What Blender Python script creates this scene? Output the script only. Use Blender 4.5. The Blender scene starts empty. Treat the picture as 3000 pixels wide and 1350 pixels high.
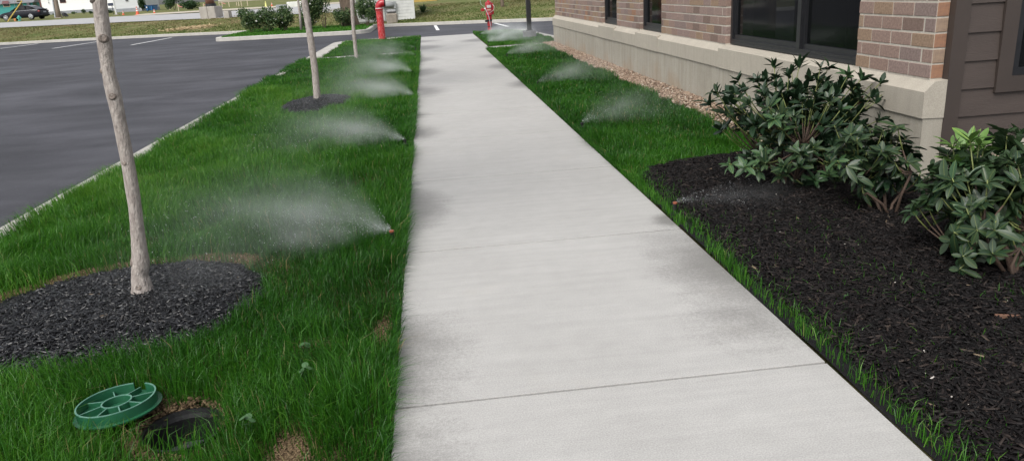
import bpy, bmesh, math, random
import numpy as np
from mathutils import Vector, Matrix
random.seed(7); rng = np.random.default_rng(11)
sc = bpy.context.scene
col = sc.collection
R = math.radians

# ------------------------------------------------------------------ camera
F_PX, PITCH, ROLL, YAW, CAM_H = 2236.0, R(17.627), R(3.452), R(5.231), 1.5
fw = Vector((math.sin(YAW)*math.cos(PITCH), math.cos(YAW)*math.cos(PITCH), -math.sin(PITCH)))
rt0 = Vector((math.cos(YAW), -math.sin(YAW), 0)); up0 = rt0.cross(fw)
rt = rt0*math.cos(ROLL) - up0*math.sin(ROLL); up = rt0*math.sin(ROLL) + up0*math.cos(ROLL)
cd = bpy.data.cameras.new('camera'); cam = bpy.data.objects.new('camera', cd); col.objects.link(cam)
cd.sensor_width = 36; cd.lens = 36*F_PX/3000; cd.clip_start = 0.05; cd.clip_end = 3000
M = Matrix((rt, up, -fw)).transposed().to_4x4(); M.translation = (0, 0, CAM_H); cam.matrix_world = M
sc.camera = cam

# ------------------------------------------------------------------ sky, sun, exposure
SUN_EL, SUN_AZ = 52, 215            # overcast: a weak, very soft sun from behind left
w = bpy.data.worlds.new('World'); sc.world = w; w.use_nodes = True
wn = w.node_tree.nodes; wl = w.node_tree.links
sky = wn.new('ShaderNodeTexSky'); sky.sky_type = 'NISHITA'; sky.sun_disc = False
sky.sun_elevation = R(SUN_EL); sky.sun_rotation = R(SUN_AZ); sky.dust_density = 3.0; sky.ozone_density = 1.0
hs = wn.new('ShaderNodeHueSaturation'); hs.inputs['Saturation'].default_value = 0.22
bgn = wn['Background']; bgn.inputs[1].default_value = 0.125
wl.new(sky.outputs[0], hs.inputs['Color']); wl.new(hs.outputs[0], bgn.inputs[0])
sl = bpy.data.lights.new('sun', 'SUN'); sl.energy = 1.3; sl.angle = R(30); sl.color = (1, .97, .92)
so = bpy.data.objects.new('sun', sl); col.objects.link(so)
sd = Vector((math.sin(R(SUN_AZ))*math.cos(R(SUN_EL)), math.cos(R(SUN_AZ))*math.cos(R(SUN_EL)), math.sin(R(SUN_EL))))
so.rotation_euler = sd.to_track_quat('Z', 'Y').to_euler()
sc.view_settings.view_transform = 'Standard'; sc.view_settings.look = 'None'
sc.view_settings.exposure = 0.80; sc.view_settings.gamma = 1; sc.view_settings.use_curve_mapping = False
sc.render.engine = 'CYCLES'
cy = sc.cycles
cy.use_denoising = True; cy.max_bounces = 6; cy.diffuse_bounces = 3; cy.glossy_bounces = 3
cy.transmission_bounces = 4; cy.transparent_max_bounces = 12; cy.volume_bounces = 1
cy.caustics_reflective = False; cy.caustics_refractive = False

# ------------------------------------------------------------------ pixels to places
def ray(u, v):
    return (rt*((u-1500)/F_PX) - up*((v-675)/F_PX) + fw)
def on_z(u, v, z=0.0):
    d = ray(u, v); t = (z-CAM_H)/d.z; return Vector((0, 0, CAM_H)) + d*t
def on_y(u, v, y):
    d = ray(u, v); return Vector((0, 0, CAM_H)) + d*(y/d.y)
CX = [-80, -26.8, -20, -15.6, -11.5, -2.2, 2.5, 5.9, 20, 60]
CY = [74, 52.6, 50.4, 48.8, 46.6, 42.4, 39.3, 36.8, 30, 10]
PS = [0, .2, 9, 22, 34, 50, 90, 300, 1000]; PZ = [.03, .03, .60, .97, 1.18, 1.30, 1.52, 2.5, 6]
LOT_Z = -0.12
def yc(x): return np.interp(x, CX, CY)
def terr(x, y):
    s = y - yc(x); return np.where(s > 0, np.interp(s, PS, PZ), LOT_Z)
def hit(u, v):
    d = ray(u, v); d = d/math.hypot(d.x, d.y); t = 25.0
    while t < 500:
        p = Vector((0, 0, CAM_H)) + d*t
        if p.z < float(terr(p.x, p.y)): break
        t += .1
    return Vector((p.x, p.y, float(terr(p.x, p.y))))
def ppm(p): return F_PX/((Vector(p)-Vector((0, 0, CAM_H))).dot(fw))     # photo pixels per metre at p

# ------------------------------------------------------------------ materials
MATS = {}
def newmat(name):
    m = bpy.data.materials.new(name); m.use_nodes = True
    nt = m.node_tree; return m, nt.nodes, nt.links, nt.nodes['Principled BSDF']
def N(nodes, t, **kw):
    n = nodes.new(t)
    for k, v in kw.items():
        if k in n.inputs.keys() if isinstance(k, str) else False: n.inputs[k].default_value = v
        else: setattr(n, k, v)
    return n
def pm(name, c1, c2=None, scale=8.0, rough=.6, bump=0.0, bscale=None, spec=.5, metal=0.0, detail=6.0, coat=0.0, stretch=None, lo=.35, hi=.65, emis=None):
    """noise-mottled principled material in object coordinates"""
    if name in MATS: return MATS[name]
    m, n, l, b = newmat(name)
    b.inputs['Roughness'].default_value = rough; b.inputs['Metallic'].default_value = metal
    b.inputs['Specular IOR Level'].default_value = spec; b.inputs['Coat Weight'].default_value = coat
    c1 = (*c1, 1); c2 = (*(c2 if c2 else [x*.82 for x in c1[:3]]), 1)
    tc = n.new('ShaderNodeTexCoord'); vec = tc.outputs['Object']
    if stretch:
        mp = n.new('ShaderNodeMapping'); mp.inputs['Scale'].default_value = stretch
        l.new(vec, mp.inputs['Vector']); vec = mp.outputs[0]
    nz = n.new('ShaderNodeTexNoise'); nz.inputs['Scale'].default_value = scale; nz.inputs['Detail'].default_value = detail
    nz.inputs['Roughness'].default_value = .65
    l.new(vec, nz.inputs['Vector'])
    cr = n.new('ShaderNodeValToRGB'); cr.color_ramp.elements[0].position = lo; cr.color_ramp.elements[1].position = hi
    cr.color_ramp.elements[0].color = c1; cr.color_ramp.elements[1].color = c2
    l.new(nz.outputs[0], cr.inputs[0]); l.new(cr.outputs[0], b.inputs['Base Color'])
    if bump:
        n2 = n.new('ShaderNodeTexNoise'); n2.inputs['Scale'].default_value = bscale or scale*6; n2.inputs['Detail'].default_value = 4
        l.new(vec, n2.inputs['Vector'])
        bp = n.new('ShaderNodeBump'); bp.inputs['Strength'].default_value = bump; bp.inputs['Distance'].default_value = .02
        l.new(n2.outputs[0], bp.inputs['Height']); l.new(bp.outputs[0], b.inputs['Normal'])
    MATS[name] = m; return m
def tintmat(name, stops, rough=.5, trans=.0, spec=.4, attr='tint'):
    """colour from a per-piece attribute (each blade, chip or leaf has its own colour)"""
    m, n, l, b = newmat(name)
    at = n.new('ShaderNodeAttribute'); at.attribute_name = attr
    cr = n.new('ShaderNodeValToRGB'); e = cr.color_ramp.elements
    while len(e) < len(stops): e.new(.5)
    for i, (p, c) in enumerate(stops): e[i].position = p; e[i].color = (*c, 1)
    l.new(at.outputs['Fac'], cr.inputs[0]); l.new(cr.outputs[0], b.inputs['Base Color'])
    b.inputs['Roughness'].default_value = rough; b.inputs['Specular IOR Level'].default_value = spec
    if trans:
        tr = n.new('ShaderNodeBsdfTranslucent'); l.new(cr.outputs[0], tr.inputs['Color'])
        mx = n.new('ShaderNodeMixShader'); mx.inputs[0].default_value = trans
        l.new(b.outputs[0], mx.inputs[1]); l.new(tr.outputs[0], mx.inputs[2])
        l.new(mx.outputs[0], n['Material Output'].inputs['Surface'])
    MATS[name] = m; return m

GRASS = tintmat('grass_blade', [(0, (.012, .052, .006)), (.35, (.025, .115, .009)), (.7, (.062, .205, .014)), (.93, (.13, .28, .032)), (1, (.30, .25, .11))], rough=.42, trans=.40, spec=.38)
DRYGRASS = tintmat('verge_grass', [(0, (.05, .10, .02)), (.4, (.115, .135, .045)), (.75, (.20, .165, .085)), (1, (.30, .235, .14))], rough=.8, trans=.2, spec=.1)
MULCH = tintmat('mulch_chip', [(0, (.0015, .0015, .002)), (.6, (.0042, .004, .005)), (.9, (.010, .010, .012)), (.97, (.03, .029, .03)), (1, (.16, .12, .08))], rough=.30, spec=.42)
MULCHB = tintmat('dull_mulch_chip', [(0, (.0018, .0014, .0014)), (.55, (.0055, .0042, .0042)), (.85, (.013, .0095, .009)), (.97, (.04, .03, .025)), (1, (.16, .12, .08))], rough=.6, spec=.2)
GRAVEL = tintmat('gravel_stone', [(0, (.12, .075, .05)), (.4, (.23, .16, .115)), (.75, (.34, .26, .19)), (1, (.45, .39, .33))], rough=.7, spec=.3)
HEDGE = tintmat('hedge_leaf', [(0, (.014, .040, .012)), (.45, (.04, .088, .026)), (.8, (.09, .15, .05)), (1, (.20, .24, .10))], rough=.45, trans=.2)
DIRT = tintmat('soil_crumb', [(0, (.05, .034, .02)), (.5, (.115, .08, .047)), (1, (.21, .15, .09))], rough=.9, spec=.1)

# ------------------------------------------------------------------ mesh helpers
def link(o, parent=None):
    col.objects.link(o)
    if parent is not None: o.parent = parent
    return o
def tag(o, label=None, cat=None, group=None, kind=None):
    for k, v in (('label', label), ('category', cat), ('group', group), ('kind', kind)):
        if v: o[k] = v
    return o
def empty(name, loc, rz=0.0, label=None, cat=None, group=None):
    o = bpy.data.objects.new(name, None); o.location = loc; o.rotation_euler = (0, 0, rz); o.empty_display_size = .1
    col.objects.link(o); return tag(o, label, cat, group)
class MB:
    """collects shapes; build() links them as one mesh object"""
    def __init__(s): s.v = []; s.f = []
    def add(s, V, Fs):
        o = len(s.v); s.v += [tuple(p) for p in V]; s.f += [tuple(i+o for i in q) for q in Fs]; return s
    def box(s, a, b, rot=None, piv=None):
        x0, y0, z0 = a; x1, y1, z1 = b
        V = [Vector(p) for p in ((x0,y0,z0),(x1,y0,z0),(x1,y1,z0),(x0,y1,z0),(x0,y0,z1),(x1,y0,z1),(x1,y1,z1),(x0,y1,z1))]
        if rot is not None:
            c = Vector(piv) if piv is not None else (Vector(a)+Vector(b))/2
            V = [rot @ (p-c) + c for p in V]
        return s.add(V, [(0,3,2,1),(4,5,6,7),(0,1,5,4),(1,2,6,5),(2,3,7,6),(3,0,4,7)])
    def bbox(s, a, b, e=.01):
        """box with all edges chamfered by e"""
        (x0, y0, z0), (x1, y1, z1) = a, b
        V = []; idx = {}
        for ix, x in ((0, x0), (1, x1)):
            for iy, y in ((0, y0), (1, y1)):
                for iz, z in ((0, z0), (1, z1)):
                    sx, sy, sz = (1-2*ix)*e, (1-2*iy)*e, (1-2*iz)*e
                    for ax, p in (('x', (x, y+sy, z+sz)), ('y', (x+sx, y, z+sz)), ('z', (x+sx, y+sy, z))):
                        idx[ix, iy, iz, ax] = len(V); V.append(p)
        Fs = []
        for c in (0, 1):
            q = [idx[c, 0, 0, 'x'], idx[c, 1, 0, 'x'], idx[c, 1, 1, 'x'], idx[c, 0, 1, 'x']]; Fs.append(q if c else q[::-1])
            q = [idx[0, c, 0, 'y'], idx[0, c, 1, 'y'], idx[1, c, 1, 'y'], idx[1, c, 0, 'y']]; Fs.append(q if c else q[::-1])
            q = [idx[0, 0, c, 'z'], idx[1, 0, c, 'z'], idx[1, 1, c, 'z'], idx[0, 1, c, 'z']]; Fs.append(q if c else q[::-1])
        for i in (0, 1):
            for j in (0, 1):
                Fs.append((idx[i, j, 0, 'x'], idx[i, j, 1, 'x'], idx[i, j, 1, 'y'], idx[i, j, 0, 'y']))
                Fs.append((idx[i, 0, j, 'x'], idx[i, 1, j, 'x'], idx[i, 1, j, 'z'], idx[i, 0, j, 'z']))
                Fs.append((idx[0, i, j, 'y'], idx[1, i, j, 'y'], idx[1, i, j, 'z'], idx[0, i, j, 'z']))
                for k in (0, 1): Fs.append((idx[i, j, k, 'x'], idx[i, j, k, 'y'], idx[i, j, k, 'z']))
        return s.add(V, Fs)
    def tube(s, pts, rad, n=10, cap=True):
        pts = [Vector(p) for p in pts]; m = len(pts)
        if not hasattr(rad, '__len__'): rad = [rad]*m
        V = []; Fs = []; ref = None
        for i, p in enumerate(pts):
            d = (pts[min(i+1, m-1)] - pts[max(i-1, 0)]).normalized()
            if ref is None: ref = d.orthogonal().normalized()
            a = (ref - d*ref.dot(d)); a = a.normalized() if a.length > 1e-6 else d.orthogonal().normalized(); ref = a
            b = d.cross(a)
            for k in range(n):
                t = 2*math.pi*k/n; V.append(p + (a*math.cos(t)+b*math.sin(t))*rad[i])
        for i in range(m-1):
            for k in range(n):
                k2 = (k+1) % n; Fs.append((i*n+k, i*n+k2, (i+1)*n+k2, (i+1)*n+k))
        if cap: Fs.append(tuple(range(n))[::-1]); Fs.append(tuple((m-1)*n+k for k in range(n)))
        return s.add(V, Fs)
    def lathe(s, prof, c=(0, 0, 0), n=20, rot=None, cap=True):
        V = []; Fs = []; c = Vector(c); m = len(prof)
        for r, z in prof:
            for k in range(n):
                t = 2*math.pi*k/n; p = Vector((r*math.cos(t), r*math.sin(t), z))
                if rot is not None: p = rot @ p
                V.append(p+c)
        for i in range(m-1):
            for k in range(n):
                k2 = (k+1) % n; Fs.append((i*n+k, i*n+k2, (i+1)*n+k2, (i+1)*n+k))
        if cap: Fs.append(tuple(range(n))[::-1]); Fs.append(tuple((m-1)*n+k for k in range(n)))
        return s.add(V, Fs)
    def prism(s, poly, z0, z1):
        n = len(poly); V = [(x, y, z0) for x, y in poly] + [(x, y, z1) for x, y in poly]
        Fs = [tuple(range(n))[::-1], tuple(range(n, 2*n))] + [(i, (i+1) % n, n+(i+1) % n, n+i) for i in range(n)]
        return s.add(V, Fs)
    def sweep(s, path, prof, closed=False):
        """profile (offset to the left of travel, z) swept along an xy path"""
        m = len(path); k = len(prof); V = []; Fs = []
        for i in range(m):
            p = Vector(path[i][:2]); a = Vector(path[(i-1) % m if closed else max(i-1, 0)][:2]); b = Vector(path[(i+1) % m if closed else min(i+1, m-1)][:2])
            d = (b-a).normalized(); nrm = Vector((-d.y, d.x)); z = path[i][2] if len(path[i]) > 2 else 0
            for o, h in prof: V.append((p.x+nrm.x*o, p.y+nrm.y*o, z+h))
        for i in range(m if closed else m-1):
            j = (i+1) % m
            for q in range(k):
                q2 = (q+1) % k; Fs.append((i*k+q, i*k+q2, j*k+q2, j*k+q))
        if not closed: Fs.append(tuple(range(k))); Fs.append(tuple((m-1)*k+q for q in range(k))[::-1])
        return s.add(V, Fs)
    def mesh(s, name, mat, smooth=False):
        me = bpy.data.meshes.new(name); me.from_pydata(s.v, [], s.f)
        bm = bmesh.new(); bm.from_mesh(me); bmesh.ops.recalc_face_normals(bm, faces=bm.faces); bm.to_mesh(me); bm.free()
        if mat: me.materials.append(mat)
        if smooth: me.shade_smooth()
        return me
    def build(s, name, mat, parent=None, origin=None, smooth=False, loc=None, **kw):
        if origin is not None:
            o = Vector(origin); s.v = [tuple(Vector(p)-o) for p in s.v]
        ob = bpy.data.objects.new(name, s.mesh(name, mat, smooth))
        if loc is not None: ob.location = loc
        link(ob, parent); return tag(ob, **kw)
def set_angle(ob, deg=40):
    me = ob.data; me.shade_smooth()
    try: me.set_sharp_from_angle(angle=R(deg))
    except Exception: pass
def np_mesh(name, V, sizes, loops, mat, attr=None, smooth=False):
    me = bpy.data.meshes.new(name)
    me.vertices.add(len(V)); me.vertices.foreach_set('co', np.ascontiguousarray(V, dtype=np.float32).ravel())
    me.loops.add(len(loops)); me.loops.foreach_set('vertex_index', loops.astype(np.int32))
    me.polygons.add(len(sizes)); st = np.concatenate([[0], np.cumsum(sizes)[:-1]])
    me.polygons.foreach_set('loop_start', st.astype(np.int32))
    try: me.polygons.foreach_set('loop_total', sizes.astype(np.int32))
    except Exception: pass
    if attr is not None:
        a = me.attributes.new('tint', 'FLOAT', 'POINT'); a.data.foreach_set('value', attr.astype(np.float32))
    me.update(calc_edges=True); me.validate()
    if mat: me.materials.append(mat)
    if smooth: me.shade_smooth()
    return me
def stuff(name, me, label, cat, parent=None):
    o = bpy.data.objects.new(name, me); link(o, parent)
    return tag(o, label, cat if parent is None else None, None, 'stuff')

_ph = rng.uniform(0, 6.28, (3, 8)); _fr = rng.normal(0, 1, (3, 8, 2))
def vnoise(x, y, f=1.0, k=0):
    """smooth random field, about -1..1"""
    r = 0
    for i in range(8): r = r + np.sin((x*_fr[k, i, 0]+y*_fr[k, i, 1])*f*2.2 + _ph[k, i])
    return r/4.0
def lawn_z(x, y): return .012*vnoise(x, y, 1.2, 0) + .006*vnoise(x, y, 5, 1)

def blade_mesh(name, x, y, z, h, wd, tint, lean=None, bend=.6, mat=None):
    n = len(x); th = rng.uniform(0, 2*np.pi, n); la = rng.uniform(0, 2*np.pi, n)
    kb = rng.uniform(.1, 1, n)**1.5*1.25; lx = np.cos(la)*bend*kb; ly = np.sin(la)*bend*kb
    if lean is not None: lx = lx+lean[0]; ly = ly+lean[1]
    sx = np.cos(th)*wd/2; sy = np.sin(th)*wd/2
    V = np.zeros((n, 5, 3))
    V[:, 0] = np.stack([x-sx, y-sy, z-.01], 1); V[:, 1] = np.stack([x+sx, y+sy, z-.01], 1)
    mx = x+lx*h*.28; my = y+ly*h*.28; mz = z+h*.58
    V[:, 2] = np.stack([mx+sx*.8, my+sy*.8, mz], 1); V[:, 3] = np.stack([mx-sx*.8, my-sy*.8, mz], 1)
    ll = np.sqrt(lx*lx+ly*ly)
    V[:, 4] = np.stack([x+lx*h, y+ly*h, z+h*(1-.32*np.minimum(ll, 1.6))], 1)
    b = (np.arange(n)*5)[:, None]
    loops = (b + np.array([0, 1, 2, 3, 3, 2, 4])[None]).ravel(); sizes = np.tile([4, 3], n)
    return np_mesh(name, V.reshape(-1, 3), sizes, loops, mat or GRASS, np.repeat(tint, 5))
def chip_mesh(name, x, y, z, L, W, T, tint, mat, tilt=.35):
    """flat splinters: tapered six-sided slabs"""
    n = len(x); th = rng.uniform(0, 2*np.pi, n); ti = rng.normal(0, tilt, n); ro = rng.normal(0, tilt*1.3, n)
    base = np.array([(-1,-.5,0),(-.7,.9,0),(.8,.7,0),(1,-.4,0),(-.9,-.4,1),(-.6,.6,1),(.75,.5,1),(.9,-.3,1)], float)
    P = np.repeat(base[None], n, 0); P[:, :, 0] *= (L/2)[:, None]; P[:, :, 1] *= (W/2)[:, None]; P[:, :, 2] *= T[:, None]
    cr, sr = np.cos(ro)[:, None], np.sin(ro)[:, None]
    Y = P[:, :, 1]*cr - P[:, :, 2]*sr; Z = P[:, :, 1]*sr + P[:, :, 2]*cr
    ct, st = np.cos(ti)[:, None], np.sin(ti)[:, None]
    X = P[:, :, 0]*ct - Z*st; Z = P[:, :, 0]*st + Z*ct
    c, s = np.cos(th)[:, None], np.sin(th)[:, None]
    V = np.stack([X*c-Y*s + x[:, None], X*s+Y*c + y[:, None], Z + z[:, None]], 2)
    f = np.array([4,5,6,7, 0,1,5,4, 1,2,6,5, 2,3,7,6, 3,0,4,7]); b = (np.arange(n)*8)[:, None]
    return np_mesh(name, V.reshape(-1, 3), np.full(n*5, 4), (b+f[None]).ravel(), mat, np.repeat(tint, 8))
def stone_mesh(name, x, y, z, r, tint, mat, flat=.65):
    """irregular pebbles on an octahedron with cut corners"""
    n = len(x)
    t = (1+5**.5)/2; ico = np.array([(-1,t,0),(1,t,0),(-1,-t,0),(1,-t,0),(0,-1,t),(0,1,t),(0,-1,-t),(0,1,-t),(t,0,-1),(t,0,1),(-t,0,-1),(-t,0,1)])/1.9
    fs = np.array([0,11,5,0,5,1,0,1,7,0,7,10,0,10,11,1,5,9,5,11,4,11,10,2,10,7,6,7,1,8,3,9,4,3,4,2,3,2,6,3,6,8,3,8,9,4,9,5,2,4,11,6,2,10,8,6,7,9,8,1])
    P = np.repeat(ico[None], n, 0) * rng.uniform(.72, 1.18, (n, 12, 1))
    P[:, :, 0] *= rng.uniform(.8, 1.4, n)[:, None]; P[:, :, 2] *= flat
    th = rng.uniform(0, 2*np.pi, n); c, s = np.cos(th)[:, None], np.sin(th)[:, None]
    X = (P[:, :, 0]*c-P[:, :, 1]*s)*r[:, None]+x[:, None]; Y = (P[:, :, 0]*s+P[:, :, 1]*c)*r[:, None]+y[:, None]; Z = P[:, :, 2]*r[:, None]+z[:, None]
    V = np.stack([X, Y, Z], 2); b = (np.arange(n)*12)[:, None]
    return np_mesh(name, V.reshape(-1, 3), np.full(n*20, 3), (b+fs[None]).ravel(), mat, np.repeat(tint, 12))
def leaf_cloud(name, P, size, tint, mat, up_bias=.3, aspect=.5):
    """many small folded leaves"""
    n = len(P); d = rng.normal(0, 1, (n, 3)); d[:, 2] += up_bias; d /= np.linalg.norm(d, axis=1)[:, None]
    e = np.cross(d, rng.normal(0, 1, (n, 3))); e /= np.linalg.norm(e, axis=1)[:, None]; nn = np.cross(d, e)
    s = size[:, None]
    V = np.stack([P-d*s*.5, P+e*s*aspect*.5+nn*s*.12, P+d*s*.5, P-e*s*aspect*.5+nn*s*.12], 1)
    b = (np.arange(n)*4)[:, None]
    return np_mesh(name, V.reshape(-1, 3), np.full(n*2, 3), (b+np.array([0, 1, 2, 0, 2, 3])[None]).ravel(), mat, np.repeat(tint, 4))
def blob_points(n, c, r, shell=.55, lumps=9, sub=.45):
    """points in an uneven crown: a bunch of overlapping clumps"""
    c = np.array(c); r = np.array(r); out = []
    L = rng.normal(0, 1, (lumps, 3)); L /= np.linalg.norm(L, axis=1)[:, None]; L *= rng.uniform(.3, .75, (lumps, 1))
    k = rng.integers(0, lumps, n); q = rng.normal(0, 1, (n, 3)); q /= np.linalg.norm(q, axis=1)[:, None]
    q *= (rng.uniform(shell, 1, n)**.5)[:, None]*sub*rng.uniform(.7, 1.2, lumps)[k][:, None]
    return c + (L[k]+q)*r
def grid_sheet(name, xs, ys, zf, mat, keep=None):
    X, Y = np.meshgrid(xs, ys); Z = zf(X, Y); nx, ny = len(xs), len(ys)
    V = np.stack([X, Y, Z], 2).reshape(-1, 3)
    i, j = np.meshgrid(np.arange(nx-1), np.arange(ny-1)); a = (j*nx+i).ravel()
    Q = np.stack([a, a+1, a+1+nx, a+nx], 1)
    if keep is not None:
        cx = V[Q].mean(1); Q = Q[keep(cx[:, 0], cx[:, 1])]
    return np_mesh(name, V, np.full(len(Q), 4), Q.ravel(), mat, smooth=True)
# ================================================================== SETTING
# ---- concrete with damp patches where the spray falls
def concrete(name, base=(.475, .465, .448), dark=(.415, .405, .388), wet=None, rough=.75, stain=.0):
    m, n, l, b = newmat(name); b.inputs['Specular IOR Level'].default_value = .35
    geo = n.new('ShaderNodeNewGeometry'); pos = geo.outputs['Position']
    def noise(s, d=6, vec=pos):
        q = n.new('ShaderNodeTexNoise'); q.inputs['Scale'].default_value = s; q.inputs['Detail'].default_value = d
        q.inputs['Roughness'].default_value = .6; l.new(vec, q.inputs['Vector']); return q.outputs[0]
    def math_(op, a, c=None, clamp=False):
        q = n.new('ShaderNodeMath'); q.operation = op; q.use_clamp = clamp
        for i, s in enumerate((a, c)):
            if s is None: continue
            if isinstance(s, (int, float)): q.inputs[i].default_value = s
            else: l.new(s, q.inputs[i])
        return q.outputs[0]
    def ramp(fac, p0, c0, p1, c1):
        q = n.new('ShaderNodeValToRGB'); e = q.color_ramp.elements
        e[0].position, e[1].position = p0, p1; e[0].color = (*c0, 1); e[1].color = (*c1, 1); l.new(fac, q.inputs[0]); return q.outputs[0]
    def mix(fac, a, c, mode='MIX'):
        q = n.new('ShaderNodeMix'); q.data_type = 'RGBA'; q.blend_type = mode
        if isinstance(fac, float): q.inputs[0].default_value = fac
        else: l.new(fac, q.inputs[0])
        for i, s in ((6, a), (7, c)):
            if isinstance(s, tuple): q.inputs[i].default_value = (*s, 1)
            else: l.new(s, q.inputs[i])
        return q.outputs[2]
    c = ramp(noise(1.3, 8), .25, dark, .75, base)
    c = mix(.28, c, ramp(noise(9, 8), .3, (.72, .72, .72), .7, (1, 1, 1)), 'MULTIPLY')
    c = mix(.6, c, ramp(noise(170, 2), .3, (.6, .6, .6), .7, (1.12, 1.12, 1.12)), 'MULTIPLY')
    bm_ = n.new('ShaderNodeMapping'); bm_.inputs['Scale'].default_value = (.7, 9, 1); l.new(pos, bm_.inputs['Vector'])
    c = mix(.5, c, ramp(noise(2.0, 5, bm_.outputs[0]), .32, (.84, .84, .84), .62, (1, 1, 1)), 'MULTIPLY')
    # sandy stains
    c = mix(math_('MULTIPLY', ramp(noise(2.1, 5), .60, (0, 0, 0), .76, (1, 1, 1)), .18), c, (.40, .36, .30))
    rv = None
    if wet:
        acc = None; warp = math_('MULTIPLY', math_('SUBTRACT', noise(5, 6), .5), 1.6); fine = math_('MULTIPLY', math_('SUBTRACT', noise(60, 3), .5), 2.3)
        for (x, y, rx, ry, s) in wet:
            mp = n.new('ShaderNodeMapping'); mp.vector_type = 'TEXTURE'
            mp.inputs['Location'].default_value = (x, y, 0); mp.inputs['Scale'].default_value = (rx, ry, 100)
            l.new(pos, mp.inputs['Vector'])
            ln = n.new('ShaderNodeVectorMath'); ln.operation = 'LENGTH'; l.new(mp.outputs[0], ln.inputs[0])
            g = math_('MULTIPLY', math_('SUBTRACT', 1.15, ln.outputs['Value']), s)
            acc = g if acc is None else math_('MAXIMUM', acc, g)
        wt = math_('ADD', math_('ADD', acc, math_('MULTIPLY', warp, .55)), math_('MULTIPLY', fine, .5))
        wm = math_('MULTIPLY', wt, 1.15, True)
        c = mix(wm, c, mix(1.0, c, (.55, .545, .54), 'MULTIPLY'))
        rv = math_('SUBTRACT', rough, math_('MULTIPLY', wm, .22))
    if stain:     # rusty-brown splash at the foot of the wall
        sx = n.new('ShaderNodeSeparateXYZ'); l.new(pos, sx.inputs[0])
        up_ = math_('SUBTRACT', .50, math_('MULTIPLY', sx.outputs[2], 2.2))
        st = math_('MULTIPLY', math_('ADD', up_, math_('MULTIPLY', math_('SUBTRACT', noise(1.4, 6), .55), 3.2)), stain, True)
        c = mix(st, c, (.36, .27, .185))
        mpv = n.new('ShaderNodeMapping'); mpv.inputs['Scale'].default_value = (3, 3, .35); l.new(pos, mpv.inputs['Vector'])
        c = mix(.6, c, ramp(noise(2.2, 6, mpv.outputs[0]), .35, (.74, .72, .68), .62, (1, 1, 1)), 'MULTIPLY')
    l.new(c, b.inputs['Base Color'])
    if rv is not None: l.new(rv, b.inputs['Roughness'])
    else: b.inputs['Roughness'].default_value = rough
    bp = n.new('ShaderNodeBump'); bp.inputs['Strength'].default_value = .25; bp.inputs['Distance'].default_value = .004
    l.new(noise(160, 3), bp.inputs['Height']); l.new(bp.outputs[0], b.inputs['Normal'])
    MATS[name] = m; return m
WET = [(-.28, 5.45, .33, .62, 1.3), (-.3, 3.05, .34, .55, .9), (-.25, 2.1, .3, .45, .8), (-.3, 8.6, .35, .55, 1.2), (-.3, 9.9, .25, .3, .9),
       (-.3, 12.3, .5, .8, 1.3), (-.3, 15.6, .5, .9, 1.2), (-.3, 18.6, .5, .8, 1.2), (-.3, 22.6, .7, 1.0, 1.4), (-.2, 25.5, .6, .6, 1.1),
       (1.5, 4.62, .17, .16, 1.5), (1.45, 3.75, .34, .75, .95), (1.35, 3.1, .3, .35, .6), (1.5, 12.4, .32, .6, 1.1), (1.5, 15.6, .4, .7, 1.2), (1.5, 18.2, .4, .6, 1.1), (1.55, 24.3, .6, .9, 1.3)]
CONC = concrete('sidewalk_concrete', wet=WET)
KERBC = concrete('kerb_concrete', base=(.52, .50, .46), dark=(.40, .385, .35))
FOUND = concrete('foundation_concrete', base=(.47, .435, .37), dark=(.40, .37, .31), stain=1.0)
STONE = concrete('cast_stone', base=(.50, .455, .38), dark=(.44, .40, .335), stain=0)
SOIL = pm('lawn_soil', (.035, .045, .015), (.075, .06, .03), scale=14, rough=.95, bump=.6, spec=.1)
BASE = pm('joint_filler', (.05, .048, .045), scale=20, rough=.95)

# asphalt
m, n, l, b = newmat('asphalt'); ASPH = m
geo = n.new('ShaderNodeNewGeometry'); mp = n.new('ShaderNodeMapping'); mp.inputs['Scale'].default_value = (.13, .30, 1); mp.inputs['Rotation'].default_value = (0, 0, R(-24))
l.new(geo.outputs['Position'], mp.inputs['Vector'])
n1 = n.new('ShaderNodeTexNoise'); n1.inputs['Scale'].default_value = 2.2; n1.inputs['Detail'].default_value = 9; n1.inputs['Roughness'].default_value = .68; n1.inputs['Distortion'].default_value = .6; l.new(mp.outputs[0], n1.inputs['Vector'])
n2 = n.new('ShaderNodeTexNoise'); n2.inputs['Scale'].default_value = 130; n2.inputs['Detail'].default_value = 2; l.new(geo.outputs['Position'], n2.inputs['Vector'])
c1 = n.new('ShaderNodeValToRGB'); c1.color_ramp.elements[0].position = .33; c1.color_ramp.elements[0].color = (.025, .025, .032, 1); c1.color_ramp.elements[1].position = .70; c1.color_ramp.elements[1].color = (.070, .070, .081, 1)
l.new(n1.outputs[0], c1.inputs[0])
c2 = n.new('ShaderNodeValToRGB'); c2.color_ramp.elements[0].position = .3; c2.color_ramp.elements[0].color = (.55, .55, .55, 1); c2.color_ramp.elements[1].position = .72; c2.color_ramp.elements[1].color = (1.3, 1.3, 1.3, 1)
l.new(n2.outputs[0], c2.inputs[0])
mx = n.new('ShaderNodeMix'); mx.data_type = 'RGBA'; mx.blend_type = 'MULTIPLY'; mx.inputs[0].default_value = .8
l.new(c1.outputs[0], mx.inputs[6]); l.new(c2.outputs[0], mx.inputs[7])
n3 = n.new('ShaderNodeTexNoise'); n3.inputs['Scale'].default_value = .22; n3.inputs['Detail'].default_value = 6; n3.inputs['Roughness'].default_value = .6; n3.inputs['Distortion'].default_value = 1.2; l.new(geo.outputs['Position'], n3.inputs['Vector'])
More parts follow.
